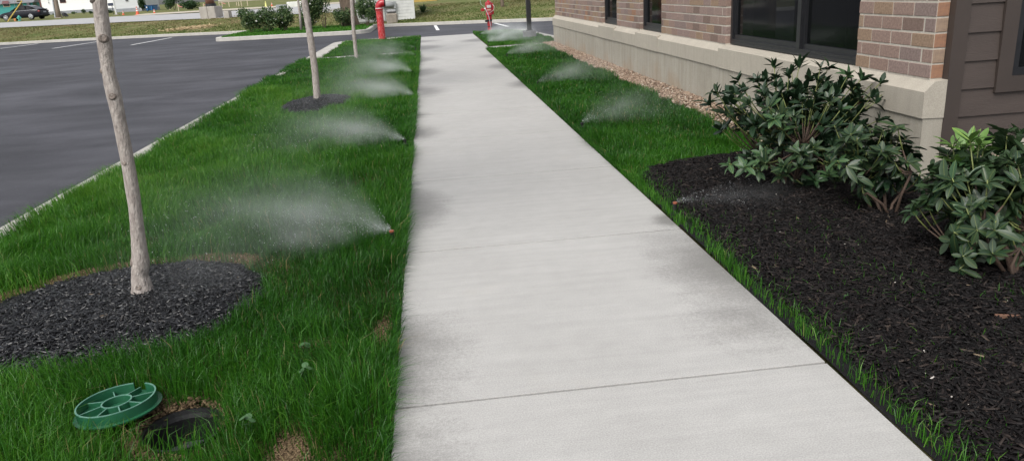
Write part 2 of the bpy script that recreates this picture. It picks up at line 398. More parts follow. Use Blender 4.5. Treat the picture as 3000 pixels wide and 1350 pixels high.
c3 = n.new('ShaderNodeValToRGB'); c3.color_ramp.elements[0].position = .36; c3.color_ramp.elements[0].color = (.68, .68, .70, 1); c3.color_ramp.elements[1].position = .64; c3.color_ramp.elements[1].color = (1.3, 1.3, 1.3, 1); l.new(n3.outputs[0], c3.inputs[0])
mx3 = n.new('ShaderNodeMix'); mx3.data_type = 'RGBA'; mx3.blend_type = 'MULTIPLY'; mx3.inputs[0].default_value = 1; l.new(mx.outputs[2], mx3.inputs[6]); l.new(c3.outputs[0], mx3.inputs[7]); l.new(mx3.outputs[2], b.inputs['Base Color'])
b.inputs['Roughness'].default_value = .72; b.inputs['Specular IOR Level'].default_value = .4
bp = n.new('ShaderNodeBump'); bp.inputs['Strength'].default_value = .5; bp.inputs['Distance'].default_value = .006; l.new(n2.outputs[0], bp.inputs['Height']); l.new(bp.outputs[0], b.inputs['Normal'])

# ground: one sheet from behind the camera to the horizon
xs = np.unique(np.concatenate([CX, np.arange(-70, 40, 2.0), [-900, -500, -250, -150, -110, 90, 130, 200, 400, 900]]))
ss = np.array([-260, -120, -60, -20, -4, .03, .16, .6, 1.5, 3, 5, 7, 9, 11, 13, 16, 19, 22, 25, 28, 31, 34, 40, 50, 65, 90, 130, 200, 300, 500, 1000.])
Xg, Sg = np.meshgrid(xs, ss); Yg = Sg+yc(Xg); Zg = np.where(Sg < .1, -.30, np.interp(Sg, PS, PZ))
Zg = Zg + np.where(Sg > 1, .035*vnoise(Xg, Yg, .25, 2)*np.clip(Sg/6, 0, 1), 0)*((Sg < 8) | (Sg > 40))
nx, ny = Xg.shape[1], Xg.shape[0]
i, j = np.meshgrid(np.arange(nx-1), np.arange(ny-1)); a = (j*nx+i).ravel(); Q = np.stack([a, a+1, a+1+nx, a+nx], 1)
m, n, l, b = newmat('verge_ground'); VERGE = m
geo = n.new('ShaderNodeNewGeometry')
def _nz(s, d=6):
    q = n.new('ShaderNodeTexNoise'); q.inputs['Scale'].default_value = s; q.inputs['Detail'].default_value = d; q.inputs['Roughness'].default_value = .7; l.new(geo.outputs['Position'], q.inputs['Vector']); return q.outputs[0]
cr = n.new('ShaderNodeValToRGB'); e = cr.color_ramp.elements; e[0].position = .30; e[0].color = (.08, .12, .03, 1); e[1].position = .70; e[1].color = (.24, .20, .11, 1)
q = e.new(.5); q.color = (.14, .15, .055, 1)
l.new(_nz(.55, 8), cr.inputs[0])
c2 = n.new('ShaderNodeValToRGB'); c2.color_ramp.elements[0].position = .3; c2.color_ramp.elements[0].color = (.5, .5, .5, 1); c2.color_ramp.elements[1].position = .7; c2.color_ramp.elements[1].color = (1.2, 1.2, 1.2, 1)
l.new(_nz(6, 4), c2.inputs[0])
mx = n.new('ShaderNodeMix'); mx.data_type = 'RGBA'; mx.blend_type = 'MULTIPLY'; mx.inputs[0].default_value = .9
l.new(cr.outputs[0], mx.inputs[6]); l.new(c2.outputs[0], mx.inputs[7]); l.new(mx.outputs[2], b.inputs['Base Color'])
b.inputs['Roughness'].default_value = .95; b.inputs['Specular IOR Level'].default_value = .1
gm = np_mesh('ground', np.stack([Xg, Yg, Zg], 2).reshape(-1, 3), np.full(len(Q), 4), Q.ravel(), VERGE, smooth=True)
tag(link(bpy.data.objects.new('ground', gm)), kind='structure')

# parking lot
xs = np.unique(np.concatenate([CX, np.arange(-79, 60, 6.0)]))
V = [(x, -45, LOT_Z) for x in xs] + [(x, float(yc(x))+.06, LOT_Z) for x in xs]; k = len(xs)
MB().add(V, [(i, i+1, k+i+1, k+i) for i in range(k-1)]).build('parking_lot', ASPH, kind='structure')
# road beyond the verge
ROADM = pm('road_surface', (.30, .30, .31), (.37, .365, .36), scale=1.2, rough=.8, detail=8, bump=.2, bscale=40)
rx = np.array([-300, -150, -80, -45, -26.8, -20, -15.6, -11.5, -6, -2.2, 0, 2.5, 5.9])
rn = np.interp(rx, [-300, -45, -26, -15, -6, -2.2, 2.5, 6, 60], [15, 14.6, 11.6, 9.2, 8.8, 9.5, 40, 90, 160]); rf = np.interp(rx, [-300, -45, -33, -20, -10, -2.2, 2.5, 6, 60], [26, 25.5, 25, 20, 21, 26, 52, 102, 175])
V = []; Fs = []; K = 9
for x, a_, b_ in zip(rx, rn, rf):
    for t in np.linspace(0, 1, K): s = a_+(b_-a_)*t; V.append((x, float(yc(x))+s, float(np.interp(s, PS, PZ))+.035))
for i in range(len(rx)-1):
    for j in range(K-1): Fs.append((i*K+j, (i+1)*K+j, (i+1)*K+j+1, i*K+j+1))
MB().add(V, Fs).build('road', ROADM, kind='structure')
# painted bay lines
PAINT = pm('white_line_paint', (.78, .78, .77), (.62, .62, .61), scale=6, rough=.6)
for (xa, ya, xb, yb) in ((-18.95, 42.0, -18.95, 47.8), (-14.4, 40.0, -14.5, 46.6), (-23.9, 44.6, -23.6, 50.6), (.46, 34.9, .40, 40.2), (3.5, 34.1, 3.28, 38.2)):
    d = Vector((xb-xa, yb-ya, 0)).normalized(); o = Vector((-d.y, d.x, 0))*.075
    A_, B_ = Vector((xa, ya, LOT_Z+.004)), Vector((xb, yb, LOT_Z+.004))
    MB().add([A_-o, B_-o, B_+o, A_+o], [(0, 1, 2, 3)]).build('painted_line', PAINT, kind='structure')

# ---- kerbs: each run is an Empty holding its cast sections
KPROF = [(0, -.02), (.02, .135), (.04, .15), (.165, .15), (.18, .14), (.18, -.1)]
def kerb(path, sec=3.0, prof=KPROF, z=LOT_Z):
    """path runs with the raised ground on its left"""
    root = empty('kerb', (path[0][0], path[0][1], z)); root['kind'] = 'structure'
    P = [Vector(p) for p in path]; dense = []
    for a_, b_ in zip(P, P[1:]):
        k = max(1, int((b_-a_).length/.6)); dense += [a_.lerp(b_, t/k) for t in range(k)]
    dense.append(P[-1]); seg = [dense[0]]; acc = 0
    def flush():
        if len(seg) > 1:
            s2 = list(seg); dd = (s2[-1]-s2[-2]).normalized(); s2[-1] = s2[-1]-dd*.010
            MB().sweep([(p.x-path[0][0], p.y-path[0][1], 0) for p in s2], prof).build('kerb_section', KERBC, root)
    for p in dense[1:]:
        acc += (p-seg[-1]).length; seg.append(p)
        if acc > sec: flush(); seg = [p]; acc = 0
    flush(); return root
def arc(cx, cy, r, a0, a1, k=7): return [(cx+r*math.cos(R(a0+(a1-a0)*t/k)), cy+r*math.sin(R(a0+(a1-a0)*t/k))) for t in range(k+1)]
# far kerb: raised ground lies beyond it, so run from right to left reversed -> left to right has ground on the left
kerb([(x, float(yc(x))) for x in np.unique(np.concatenate([np.array(CX)[:-1], np.arange(-60, 20, 3.)]))], 3.2)
# lawn kerb on the left of the sidewalk (raised ground on the right of travel going +y, so travel -y)
kerb([(-3.30, 19.7), (-3.30, -6)], 3.0)
# corner patch left of the sidewalk's end
kerb([(-.28, 28.62)] + arc(-2.1, 27.42, 1.2, 90, 180)[0:] + [(-3.30, 21.2)], 3.0, [(0, -.02), (.02, .135), (.04, .15), (.42, .155), (.44, .14), (.44, -.1)])
kerb([(3.95, 21.7), (3.85, 23.6), (3.62, 26.6)] + arc(2.75, 28.2, .85, 5, 100) + [(1.62, 28.7)], 3.0)
# hedge peninsula
PEN = [(-9.95, 46.3), (-9.95, 38.6)] + arc(-9.2, 38.4, .75, 180, 262, 5) + [(-6, 36.75), (-3.9, 36.2)] + arc(-3.55, 37.1, .95, 275, 350, 5) + [(-2.62, 38.8), (-2.62, 42.6)]
kerb([Vector(p).to_tuple() for p in PEN], 3.0, [(0, -.02), (.02, .15), (.04, .17), (.20, .17), (.22, .16), (.22, -.1)])
PENTOP = [(-9.8, 46.2), (-9.8, 38.6), (-9.3, 37.9), (-8.6, 37.55), (-6, 36.95), (-3.9, 36.4), (-3.1, 36.7), (-2.75, 37.4), (-2.78, 38.8), (-2.78, 42.5)]
MB().prism(PENTOP, -.2, .02).build('island_soil', SOIL, kind='structure')

# ---- sidewalk of separate slabs
SW = MB().box((-.24, -6, -.14), (1.46, 28.5, -.05)).build('sidewalk', BASE, kind='structure')
JY = [2.609+1.822*k for k in range(-4, 15)]
for k in range(len(JY)-1):
    xr = 1.468 if JY[k] < 20 else 1.60
    MB().bbox((-.25, JY[k]+.007, -.10), (xr, JY[k+1]-.007, 0), .0015).build('slab', CONC, SW)
# cross path
CW = MB().box((-3.35, 20.35, -.14), (3.3, 21.35, -.03)).build('cross_path', BASE, kind='structure')
for a_, b_ in ((-3.28, -1.78), (-1.77, -.262), (1.612, 3.30)):
    MB().bbox((a_, 20.3, -.12), (b_, 21.4, -.008), .006).build('slab', CONC, CW)

# ---- lawn ground
HOLE = (-1.03, 2.61, .135)
def ring1(x, y): return ((x+1.76)/.77)**2 + ((y-3.92)/.72)**2
def ring2(x, y): return ((x+1.72)/.52)**2 + ((y-11.62)/.95)**2
def mound(x, y, q, h): return h*np.clip(1-q(x, y), 0, 1)**.6
def zl(x, y): return lawn_z(x, y) - .01 + mound(x, y, ring1, .03) + mound(x, y, ring2, .07)
me = grid_sheet('lawn_soil', np.append(np.arange(-3.20, -.27, .04), -.2515), np.arange(-3, 20.32, .05), zl, SOIL, keep=lambda x, y: (x-HOLE[0])**2+(y-HOLE[1])**2 > (HOLE[2]+.01)**2)
tag(link(bpy.data.objects.new('lawn_soil', me)), kind='structure')
def bed_edge(x): return np.interp(x, [1.4, 1.52, 1.58, 1.75, 2.0, 2.4, 2.8, 3.4], [5.2, 5.45, 5.72, 5.97, 6.12, 6.18, 6.25, 6.3])
me = grid_sheet('lawn_soil', np.arange(1.47, 3.36, .06), np.arange(-3, 20.32, .1), lambda x, y: lawn_z(x, y)-.012, SOIL)
tag(link(bpy.data.objects.new('lawn_soil', me)), kind='structure')
MB().prism([(-2.92, 21.4), (-.262, 21.4), (-.262, 28.45), (-2.1, 28.2), (-2.7, 27.9), (-2.92, 27.2)], -.15, -.005).build('lawn_soil', SOIL, kind='structure')
MB().prism([(1.612, 21.4), (3.80, 21.4), (3.7, 23.6), (3.48, 26.6), (3.4, 28.3), (2.7, 28.9), (1.612, 28.5)], -.15, -.005).build('lawn_soil', SOIL, kind='structure')
MULCHG = pm('mulch_bed_ground', (.006, .006, .007), (.016, .015, .016), scale=30, rough=.9, bump=.8, spec=.2)
bed_z = lambda x, y: .010+.02*vnoise(x, y, 2.0, 1)*.6
me = grid_sheet('mulch_bed', np.append([1.4705], np.arange(1.52, 7, .08)), np.arange(-3, 6.35, .08), lambda x, y: bed_z(x, y)+np.clip((x-1.52)*.25, 0, .03), MULCHG, keep=lambda x, y: (y < bed_edge(np.minimum(x, 3.39))) & ((x < 3.36) | (y < 4.92)))
tag(link(bpy.data.objects.new('mulch_bed', me)), kind='structure')
# ring beds
for q, c, rr, h in ((ring1, (-1.76, 3.92), (.77, .72), .055), (ring2, (-1.72, 11.62), (.52, .95), .07)):
    me = grid_sheet('mulch_ring', np.arange(c[0]-rr[0], c[0]+rr[0], .04), np.arange(c[1]-rr[1], c[1]+rr[1], .04), lambda x, y: zl(x, y)+.008, MULCHG, keep=lambda x, y: q(x, y) < .97)
    tag(link(bpy.data.objects.new('mulch_ring', me)), kind='structure')
# ================================================================== GRASS, MULCH, GRAVEL
BARE = [(-.60, 2.36, .085, .2, 1.1), (-.44, 2.12, .06, .2, 1.0), (-.62, 3.2, .16, .10, .9), (-.33, 3.30, .06, .2, 1.0), (-1.16, 2.78, .08, .09, 1.0), (-1.55, 2.35, .2, .12, .7),
        (-1.05, 2.36, .08, .1, .6), (-1.5, 6.1, .07, .06, .9), (-1.2, 12.4, .3, .35, .9), (-2.25, 11.8, .15, .4, .6), (-.95, 11.95, .25, .3, .8)]
def bare(x, y):
    r = np.zeros_like(x)
    for bx, by, ax, ay, s in BARE: r = np.maximum(r, s*np.clip(1.35-np.sqrt(((x-bx)/ax)**2+((y-by)/ay)**2), 0, 1))
    # dead crescent behind the first ring
    q = ring1(x, y); cres = np.clip(1.9-np.abs(q-1.30)/.22, 0, 1)*np.clip((y-3.55-(x+1.76)*.35)*2.6, 0, 1)*np.where(x < -1.15, 1, .45)*np.clip(1.05+.45*vnoise(x, y, 5, 1), 0, 1)
    return np.maximum(r, cres*.95)
def scatter(x0, x1, y0, y1, dens):
    n = int((x1-x0)*(y1-y0)*dens); return rng.uniform(x0, x1, n), rng.uniform(y0, y1, n)
def lawn(name, zones, ok, label, hscale=1.0, tbase=.38, edge=None, zf=lawn_z, lean=(.0, -.05)):
    X, Y, H, W_, T = [], [], [], [], []
    for (x0, x1, y0, y1, d, wd) in zones:
        x, y = scatter(x0, x1, y0, y1, d)
        cl = vnoise(x, y, 1.6, 1); k = ok(x, y) & (rng.uniform(0, 1, len(x)) < .82+.3*cl)
        x, y, cl = x[k], y[k], cl[k]
        h = .088*hscale*rng.uniform(.4, 1.3, len(x))*(1+.30*cl+.28*vnoise(x, y, 4.5, 2)+.12*vnoise(x, y, 12, 0))
        X.append(x); Y.append(y); H.append(np.clip(h, .02, .2)); W_.append(wd*rng.uniform(.6, 1.3, len(x)))
        t = tbase+.10*cl+.16*vnoise(x, y, .5, 0)+.07*vnoise(x, y, 6, 2)+rng.normal(0, .16, len(x)); t = np.clip(t, .02, .93)
        dead = rng.uniform(0, 1, len(x)) < .014; T.append(np.where(dead, 1.0, t))
    x, y = np.concatenate(X), np.concatenate(Y)
    lx_ = lean[0] + np.where((x > -.33) & (x < 0), .55, 0)*rng.uniform(0, 1.3, len(x)) - np.where((x > 1) & (x < 1.55), .55, 0)*rng.uniform(0, 1.3, len(x)) - np.where(x < -3.02, .5, 0)*rng.uniform(0, 1.2, len(x)) + .22*vnoise(x, y, 3, 0)
    me = blade_mesh(name, x, y, zf(x, y), np.concatenate(H), np.concatenate(W_), np.concatenate(T), (lx_, lean[1]+.22*vnoise(x, y, 3, 1)), bend=.75)
    return stuff(name, me, label, 'grass')
LIDC = (-1.295, 2.725)
def okL(x, y):
    q1, q2 = ring1(x, y), ring2(x, y); jit = .07*vnoise(x, y, 9, 2)
    return (q1 > 1.0+jit) & (q2 > .98+jit) & ((x-HOLE[0])**2+(y-HOLE[1])**2 > .158**2) & ((y > HOLE[1]-.05) | (np.abs(x-HOLE[0]) > .2) | (y < HOLE[1]-.26) | (rng.uniform(0, 1, len(x)) < .35)) & ((x-LIDC[0])**2+(y-LIDC[1])**2 > .165**2) & (rng.uniform(0, 1, len(x)) > bare(x, y)*.97)
lawn('lawn_grass', [(-3.20, -.262, .9, 5, 15500, .0030), (-3.14, -.262, 5, 9, 11000, .0039), (-3.16, -.262, 9, 14, 6200, .006), (-3.27, -.262, 14, 20.28, 3600, .009), (-.29, -.252, .9, 20, 14000, .0038)], okL,
     'long wet green lawn grass left of the sidewalk, along the parking lot', 1.14, .50)
def okR(x, y):
    e = bed_edge(x); g = np.where(y > 6.2, np.interp(y, [6.2, 8, 20.3], [3.0, 2.98, 3.05]), 3.1)
    return (y > e+.05*vnoise(x, y, 9, 1)) & (x < g+.05*vnoise(x, y, 7, 2)-.06*rng.uniform(0, 1, len(x)))
lawn('lawn_grass', [(1.48, 3.12, 5, 9, 9500, .0042), (1.470, 1.51, 5.4, 20, 12000, .0042), (1.48, 3.12, 9, 14, 5500, .0065), (1.48, 3.12, 14, 20.3, 3200, .0095)], okR,
     'deep green lawn grass right of the sidewalk, beside the gravel and building wall', .85, .36)
lawn('lawn_grass', [(-2.88, -.27, 21.42, 28.42, 2000, .012)], lambda x, y: (x+y*0 > -3.1) & ~((x < -2.5) & (y > 27.9)), 'patch of lawn at the sidewalk end holding the red standpipe', .8, .45)
lawn('lawn_grass', [(1.63, 3.62, 21.42, 28.6, 2000, .012)], lambda x, y: (x < np.interp(y, [21.4, 23.6, 26.6, 28.6], [3.75, 3.62, 3.4, 2.9])), 'patch of lawn at the sidewalk end round the black lamp post', .8, .45)
# island and verge
x, y = scatter(-9.75, -2.8, 36.4, 46, 260)
k = (y > np.interp(x, [-9.75, -9.3, -8.6, -6, -3.9, -2.8], [38.6, 37.9, 37.5, 36.95, 36.4, 37.2])) & (y < np.interp(x, [-9.75, -2.7], [46, 42.5]))
x, y = x[k], y[k]
stuff('island_grass', blade_mesh('island_grass', x, y, np.full(len(x), .02), .09*rng.uniform(.6, 1.3, len(x)), np.full(len(x), .03), np.clip(rng.normal(.62, .1, len(x)), 0, .93), bend=.8), 'bright green clipped grass on the kerbed hedge island', 'grass')
n_ = 34000; x = rng.uniform(-42, 9, n_); s = rng.uniform(.25, 13, n_)**1.0; y = yc(x)+s
k = s < np.interp(x, [-45, -26, -15, 0, 60], [14.3, 11.3, 8.9, 40, 40]); x, y, s = x[k], y[k], s[k]
t = np.clip(.52+.26*vnoise(x, y, .4, 1)+rng.normal(0, .10, len(x))+.16*np.clip(s/6, 0, 1)-.45*np.exp(-s/1.6)*(x > -24)-.12*(x > -3), 0, 1)
stuff('verge_grass', blade_mesh('verge_grass', x, y, terr(x, y), .06*rng.uniform(.5, 1.4, len(x))*(1+.5*vnoise(x, y, 1.2, 2)), np.full(len(x), .05), t, bend=.9, mat=DRYGRASS), 'short mottled green and straw verge grass beyond the far kerb', 'grass')

# mulch
def mulch(name, x, y, zf, label, big=1.0, mat=None):
    n = len(x); L = rng.uniform(.4, 1, n)**2*.075*big+.006; W_ = np.minimum(L*rng.uniform(.10, .30, n)+.002, .013); T = rng.uniform(.002, .005, n)
    t = rng.uniform(0, .93, n); t = np.where(rng.uniform(0, 1, n) < .025, rng.uniform(.92, .975, n), t); t = np.where(rng.uniform(0, 1, n) < .0012, 1, t)
    return stuff(name, chip_mesh(name, x, y, zf(x, y)+rng.uniform(0, .02, n), L, W_, T, t, mat or MULCH, tilt=.24), label, 'mulch')
x, y = scatter(-2.56, -.96, 3.15, 4.7, 9000); k = ring1(x, y) < 1.02+.06*vnoise(x, y, 9, 2); mulch('mulch_chips', x[k], y[k], lambda a, c: zl(a, c)+.008, 'black wood mulch ringing the nearest young tree trunk')
x, y = scatter(-2.26, -1.18, 10.6, 12.6, 3600); k = ring2(x, y) < .95; mulch('mulch_chips', x[k], y[k], lambda a, c: zl(a, c)+.008, 'small black mulch mound under the second young tree', 1.3)
xa, ya = scatter(1.55, 4.2, .6, 6.3, 6800); xb, yb = scatter(1.55, 3.2, 1.2, 4.2, 1600); x, y = np.concatenate([xa, xb]), np.concatenate([ya, yb])
k = (y < bed_edge(np.minimum(x, 3.39))-.03+.05*vnoise(x, y, 8, 1)) & ((x < 3.30) | (y < 4.9)); x, y = x[k], y[k]
mulch('mulch_chips', x, y, lambda a, c: bed_z(a, c)+np.clip((a-1.52)*.25, 0, .03), 'black wood mulch covering the shrub bed beside the building', .78, mat=MULCHB)
# thin grass creeping through the mulch
def strip_ok(x, y): return rng.uniform(0, 1, len(x)) < np.clip((1.0-(x-1.48)/.33), 0, 1)**1.6*(.75+.5*vnoise(x, y, 3, 0)) 
x, y = scatter(1.475, 1.95, .9, 5.7, 5200); k = strip_ok(x, y)*1 > 0; x1, y1 = x[k], y[k]
xe, ye = scatter(1.466, 1.512, .9, 5.7, 10000); k = vnoise(xe, ye, 2.2, 1)+.35*vnoise(xe, ye, 9, 0) > .08; x1, y1 = np.concatenate([x1, xe[k]]), np.concatenate([y1, ye[k]])
cl = [(rng.uniform(1.7, 3.0), rng.uniform(1.2, 4.6)) for _ in range(60)] + [(2.05, 2.35), (2.1, 2.3), (2.0, 1.9), (2.2, 2.05), (1.95, 3.3), (1.9, 3.9), (2.55, 2.95), (2.5, 2.9)]
x2 = np.concatenate([rng.normal(cx, .07, 30) for cx, _ in cl]); y2 = np.concatenate([rng.normal(cy_, .08, 30) for _, cy_ in cl])
x, y = np.concatenate([x1, x2]), np.concatenate([y1, y2])
t = np.clip(rng.normal(.55, .18, len(x)), .1, .97)
stuff('sparse_grass', blade_mesh('sparse_grass', x, y, bed_z(x, y), .065*rng.uniform(.4, 1.4, len(x)), np.full(len(x), .0034), t, bend=.8), 'thin bright grass sprouting along the mulch bed edge', 'grass')
# bare soil crumbs and dead thatch
X, Y = [], []
for bx, by, ax, ay, s_ in BARE:
    k = int(9000*ax*ay*10); X.append(rng.normal(bx, ax*.55, k)); Y.append(rng.normal(by, ay*.55, k))
xx, yy = scatter(-2.7, -.9, 3.2, 4.85, 14000); k = rng.uniform(0, 1, len(xx)) < bare(xx, yy); k &= ring1(xx, yy) > .98; X.append(xx[k]); Y.append(yy[k])
x, y = np.concatenate(X), np.concatenate(Y); k = ((x-HOLE[0])**2+(y-HOLE[1])**2 > .15**2) & (x < -.26) & (ring1(x, y) > .95); x, y = x[k], y[k]; n_ = len(x)
stuff('soil_crumbs', chip_mesh('soil_crumbs', x, y, zl(x, y)+rng.uniform(0, .012, n_), rng.uniform(.004, .016, n_), rng.uniform(.003, .008, n_), rng.uniform(.002, .005, n_), rng.uniform(.1, 1, n_), DIRT), 'tan bare soil and dead thatch showing through the left lawn', 'soil')
# bare patches of packed soil under the crumbs
BS = pm('packed_soil', (.20, .145, .085), (.10, .075, .042), scale=24, rough=.95, bump=.5, spec=.1)
for bx, by, ax, ay, s_ in BARE[:6]:
    pts = [(bx+ax*.95*math.cos(t)*random.uniform(.75, 1.2), by+ay*.95*math.sin(t)*random.uniform(.75, 1.2)) for t in np.linspace(0, 2*math.pi, 18, endpoint=False)]
    pts = [(min(px_, -.255), py_) for px_, py_ in pts if (px_-HOLE[0])**2+(py_-HOLE[1])**2 > .155**2]
    z_ = float(zl(np.array(bx), np.array(by)))
    MB().add([(bx, by, z_+.010)]+[(px_, py_, float(zl(np.array(px_), np.array(py_)))+.004) for px_, py_ in pts], [(0, 1+i, 1+(i+1) % len(pts)) for i in range(len(pts))]).build('bare_soil', BS, kind='structure')
xs_ = np.arange(-2.75, -.85, .03); me = grid_sheet('bare_soil', xs_, np.arange(3.1, 4.95, .03), lambda x, y: zl(x, y)+.004, BS, keep=lambda x, y: (bare(x, y) > .45) & (ring1(x, y) > .9) & (y > 3.3))
tag(link(bpy.data.objects.new('bare_soil', me)), kind='structure')
# gravel strip
x, y = scatter(2.93, 3.335, 6.1, 20.9, 2600); k = (x > np.interp(y, [6.2, 8, 20.3], [2.97, 2.95, 3.02])+.05*vnoise(x, y, 7, 2)); x, y = x[k], y[k]; n_ = len(x)
stuff('gravel', stone_mesh('gravel', x, y, .012+rng.uniform(0, .035, n_)+.10*np.clip(x-3.0, 0, 1)*.3, rng.uniform(.009, .021, n_), np.clip(rng.normal(.5, .22, n_), 0, 1), GRAVEL), 'tan and pinkish river gravel along the foundation wall', 'gravel')
# ================================================================== BRICK BUILDING
BX, BY0, BY1 = 3.40, 4.975, 20.80            # brick face, near corner, far corner
BORG = Vector((BX, BY0, 0))
BLD = empty('brick_building', BORG, 0, 'brick building with cast stone base and brown lap siding beside the right lawn', 'building')
def part(mb, name, mat, parent=BLD, **kw): return mb.build(name, mat, parent, origin=BORG if parent is BLD else None, **kw)
MORTAR = pm('mortar', (.52, .475, .41), (.42, .385, .33), scale=30, rough=.95, bump=.3)
# brick colours: a palette picked by each brick's own random number
m, n, l, b = newmat('brick_face'); BRICK = m
oi = n.new('ShaderNodeObjectInfo'); cr = n.new('ShaderNodeValToRGB'); cr.color_ramp.interpolation = 'CONSTANT'; e = cr.color_ramp.elements
pal = [(.285, .20, .165), (.30, .22, .19), (.305, .215, .15), (.21, .15, .125), (.295, .21, .175), (.25, .19, .17), (.32, .235, .17), (.285, .21, .185), (.32, .185, .12)]
while len(e) < len(pal): e.new(.9)
for i, c in enumerate(pal): e[i].position = i/len(pal) if i < 8 else .95; e[i].color = (*c, 1)
l.new(oi.outputs['Random'], cr.inputs[0])
geo = n.new('ShaderNodeNewGeometry'); q = n.new('ShaderNodeTexNoise'); q.inputs['Scale'].default_value = 55; q.inputs['Detail'].default_value = 6; q.inputs['Roughness'].default_value = .7; l.new(geo.outputs['Position'], q.inputs['Vector'])
c2 = n.new('ShaderNodeValToRGB'); c2.color_ramp.elements[0].position = .3; c2.color_ramp.elements[0].color = (.62, .6, .6, 1); c2.color_ramp.elements[1].position = .66; c2.color_ramp.elements[1].color = (1.1, 1.1, 1.1, 1); l.new(q.outputs[0], c2.inputs[0])
mx = n.new('ShaderNodeMix'); mx.data_type = 'RGBA'; mx.blend_type = 'MULTIPLY'; mx.inputs[0].default_value = 1; l.new(cr.outputs[0], mx.inputs[6]); l.new(c2.outputs[0], mx.inputs[7]); l.new(mx.outputs[2], b.inputs['Base Color'])
b.inputs['Roughness'].default_value = .85; b.inputs['Specular IOR Level'].default_value = .25
bp = n.new('ShaderNodeBump'); bp.inputs['Strength'].default_value = .7; bp.inputs['Distance'].default_value = .004; l.new(q.outputs[0], bp.inputs['Height']); l.new(bp.outputs[0], b.inputs['Normal'])
WINS = [(5.94, 8.73), (11.25, 12.41), (13.97, 15.16)]
SOLID = [(4.975, 5.94), (8.73, 11.25), (12.41, 13.97), (15.16, 20.80)]
Z0, CH, BL = .735, .1025, .254; HEAD = 2.45
# mortar core (set 7 mm behind the brick faces)
mb = MB()
for a_, b_ in SOLID: mb.box((BX+.0035, a_+.008, .66), (BX+.30, b_-.008, 3.4))
for a_, b_ in WINS: mb.box((BX+.008, a_-.01, HEAD+.006), (BX+.30, b_+.01, 3.4))
mb.box((BX+.003, BY0+.004, .64), (BX+.36, BY0+.3, 3.399))
part(mb, 'mortar_wall', MORTAR)
bmesh_cache = {}
def brick_mesh(L):
    k = round(L, 2)
    if k not in bmesh_cache: bmesh_cache[k] = MB().bbox((0, 0, 0), (.10, L-.013, CH-.014), .003).mesh('brick', BRICK)
    return bmesh_cache[k]
rest = MB(); cnt = 0
for c in range(0, 26):
    z = Z0 + c*CH + .002
    for a_, b_ in (SOLID if z < HEAD else [(4.975, 20.80)]):
        y = a_ - (BL/2 if c % 2 else 0) - (0 if a_ < 5 else .0)
        while y < b_-.001:
            s_, e_ = max(y, a_), min(y+BL, b_); y += BL
            if e_-s_ < .03: continue
            jit = random.uniform(-.0015, .001)
            if c <= 5 and cnt < 296:
                L_ = e_-s_; o = bpy.data.objects.new('brick', brick_mesh(L_)); o.location = Vector((BX+jit, s_+(.0065), z)) - BORG
                o.scale = (1, (L_-.013)/(round(L_, 2)-.013), 1)
                link(o, BLD); cnt += 1
            else: rest.box((BX+jit, s_+.005, z), (BX+.10, e_-.005, z+CH-.011))
o = part(rest, 'brick', BRICK); o['kind'] = 'stuff'
# end faces of the corner bricks, thin caps mostly in orange and tan
hm = MB().bbox((0, 0, 0), (.083, .008, CH-.013), .002).mesh('brick_end', BRICK)
ORANGE = pm('orange_brick', (.36, .19, .11), (.27, .15, .10), scale=40, rough=.85, bump=.5); TANB = pm('tan_brick', (.36, .26, .18), (.28, .2, .15), scale=40, rough=.85, bump=.5)
hm2 = hm.copy(); hm2.materials.clear(); hm2.materials.append(ORANGE); hm3 = hm.copy(); hm3.materials.clear(); hm3.materials.append(TANB)
for c in range(0, 9):
    o = bpy.data.objects.new('brick_end', [hm2, hm3, hm2, hm3, hm2, hm3, hm2, hm3, hm][c]); o.location = Vector((BX+.005, BY0-.001, Z0+c*CH+.003))-BORG; link(o, BLD)
# cast stone ledge: one block between each pair of joints; sills under the windows stand taller
LX = 3.33
def ledge(y0, y1, mat=STONE):
    # profile in x,z swept along y: undercut drip, sloped top back to the bricks
    prof = [(LX, .475), (LX, .655), (BX+.001, .722), (BX+.09, .73), (BX+.09, .47)]
    V = [(x, y0, z) for x, z in prof] + [(x, y1, z) for x, z in prof]; k = 5
    return MB().add(V, [tuple(range(k))[::-1], tuple(range(k, 2*k))] + [(i, (i+1) % k, k+(i+1) % k, k+i) for i in range(k)])
def sill(y0, y1):
    prof = [(LX-.004, .472), (LX-.004, .692), (LX+.006, .700), (BX+.06, .728), (BX+.10, .73), (BX+.10, .47)]
    V = [(x, y0, z) for x, z in prof] + [(x, y1, z) for x, z in prof]; k = 6
    return MB().add(V, [tuple(range(k))[::-1], tuple(range(k, 2*k))] + [(i, (i+1) % k, k+(i+1) % k, k+i) for i in range(k)])
for a_, b_ in ((BY0-.062, 5.90), (8.77, 11.21), (12.45, 13.93), (15.20, 17.95), (17.958, 20.86)): part(ledge(a_+.003, b_-.003), 'ledge_block', STONE)
for a_, b_ in ((5.90, 7.30), (7.306, 8.77), (11.21, 12.45), (13.93, 15.20)): part(sill(a_+.003, b_-.003), 'window_sill', STONE)
# foundation wall in panels
fy = [4.92, 7.47, 10.05, 12.9, 15.6, 18.3, 20.84]
for a_, b_ in zip(fy, fy[1:]): part(MB().box((LX+.014, a_+.003, -.25), (LX+.25, b_-.003, .4735)), 'foundation_panel', FOUND)
part(MB().box((LX+.02, 20.6, -.25), (9.0, 20.82, .5)), 'end_foundation', FOUND)
part(MB().box((BX+.012, 20.55, .5), (9.0, 20.79, 3.39)), 'end_wall', MORTAR)
part(MB().box((BX-.12, BY0-.1, 3.40), (9.2, 20.95, 3.56)), 'roof', pm('roof_fascia', (.05, .045, .04), scale=5))
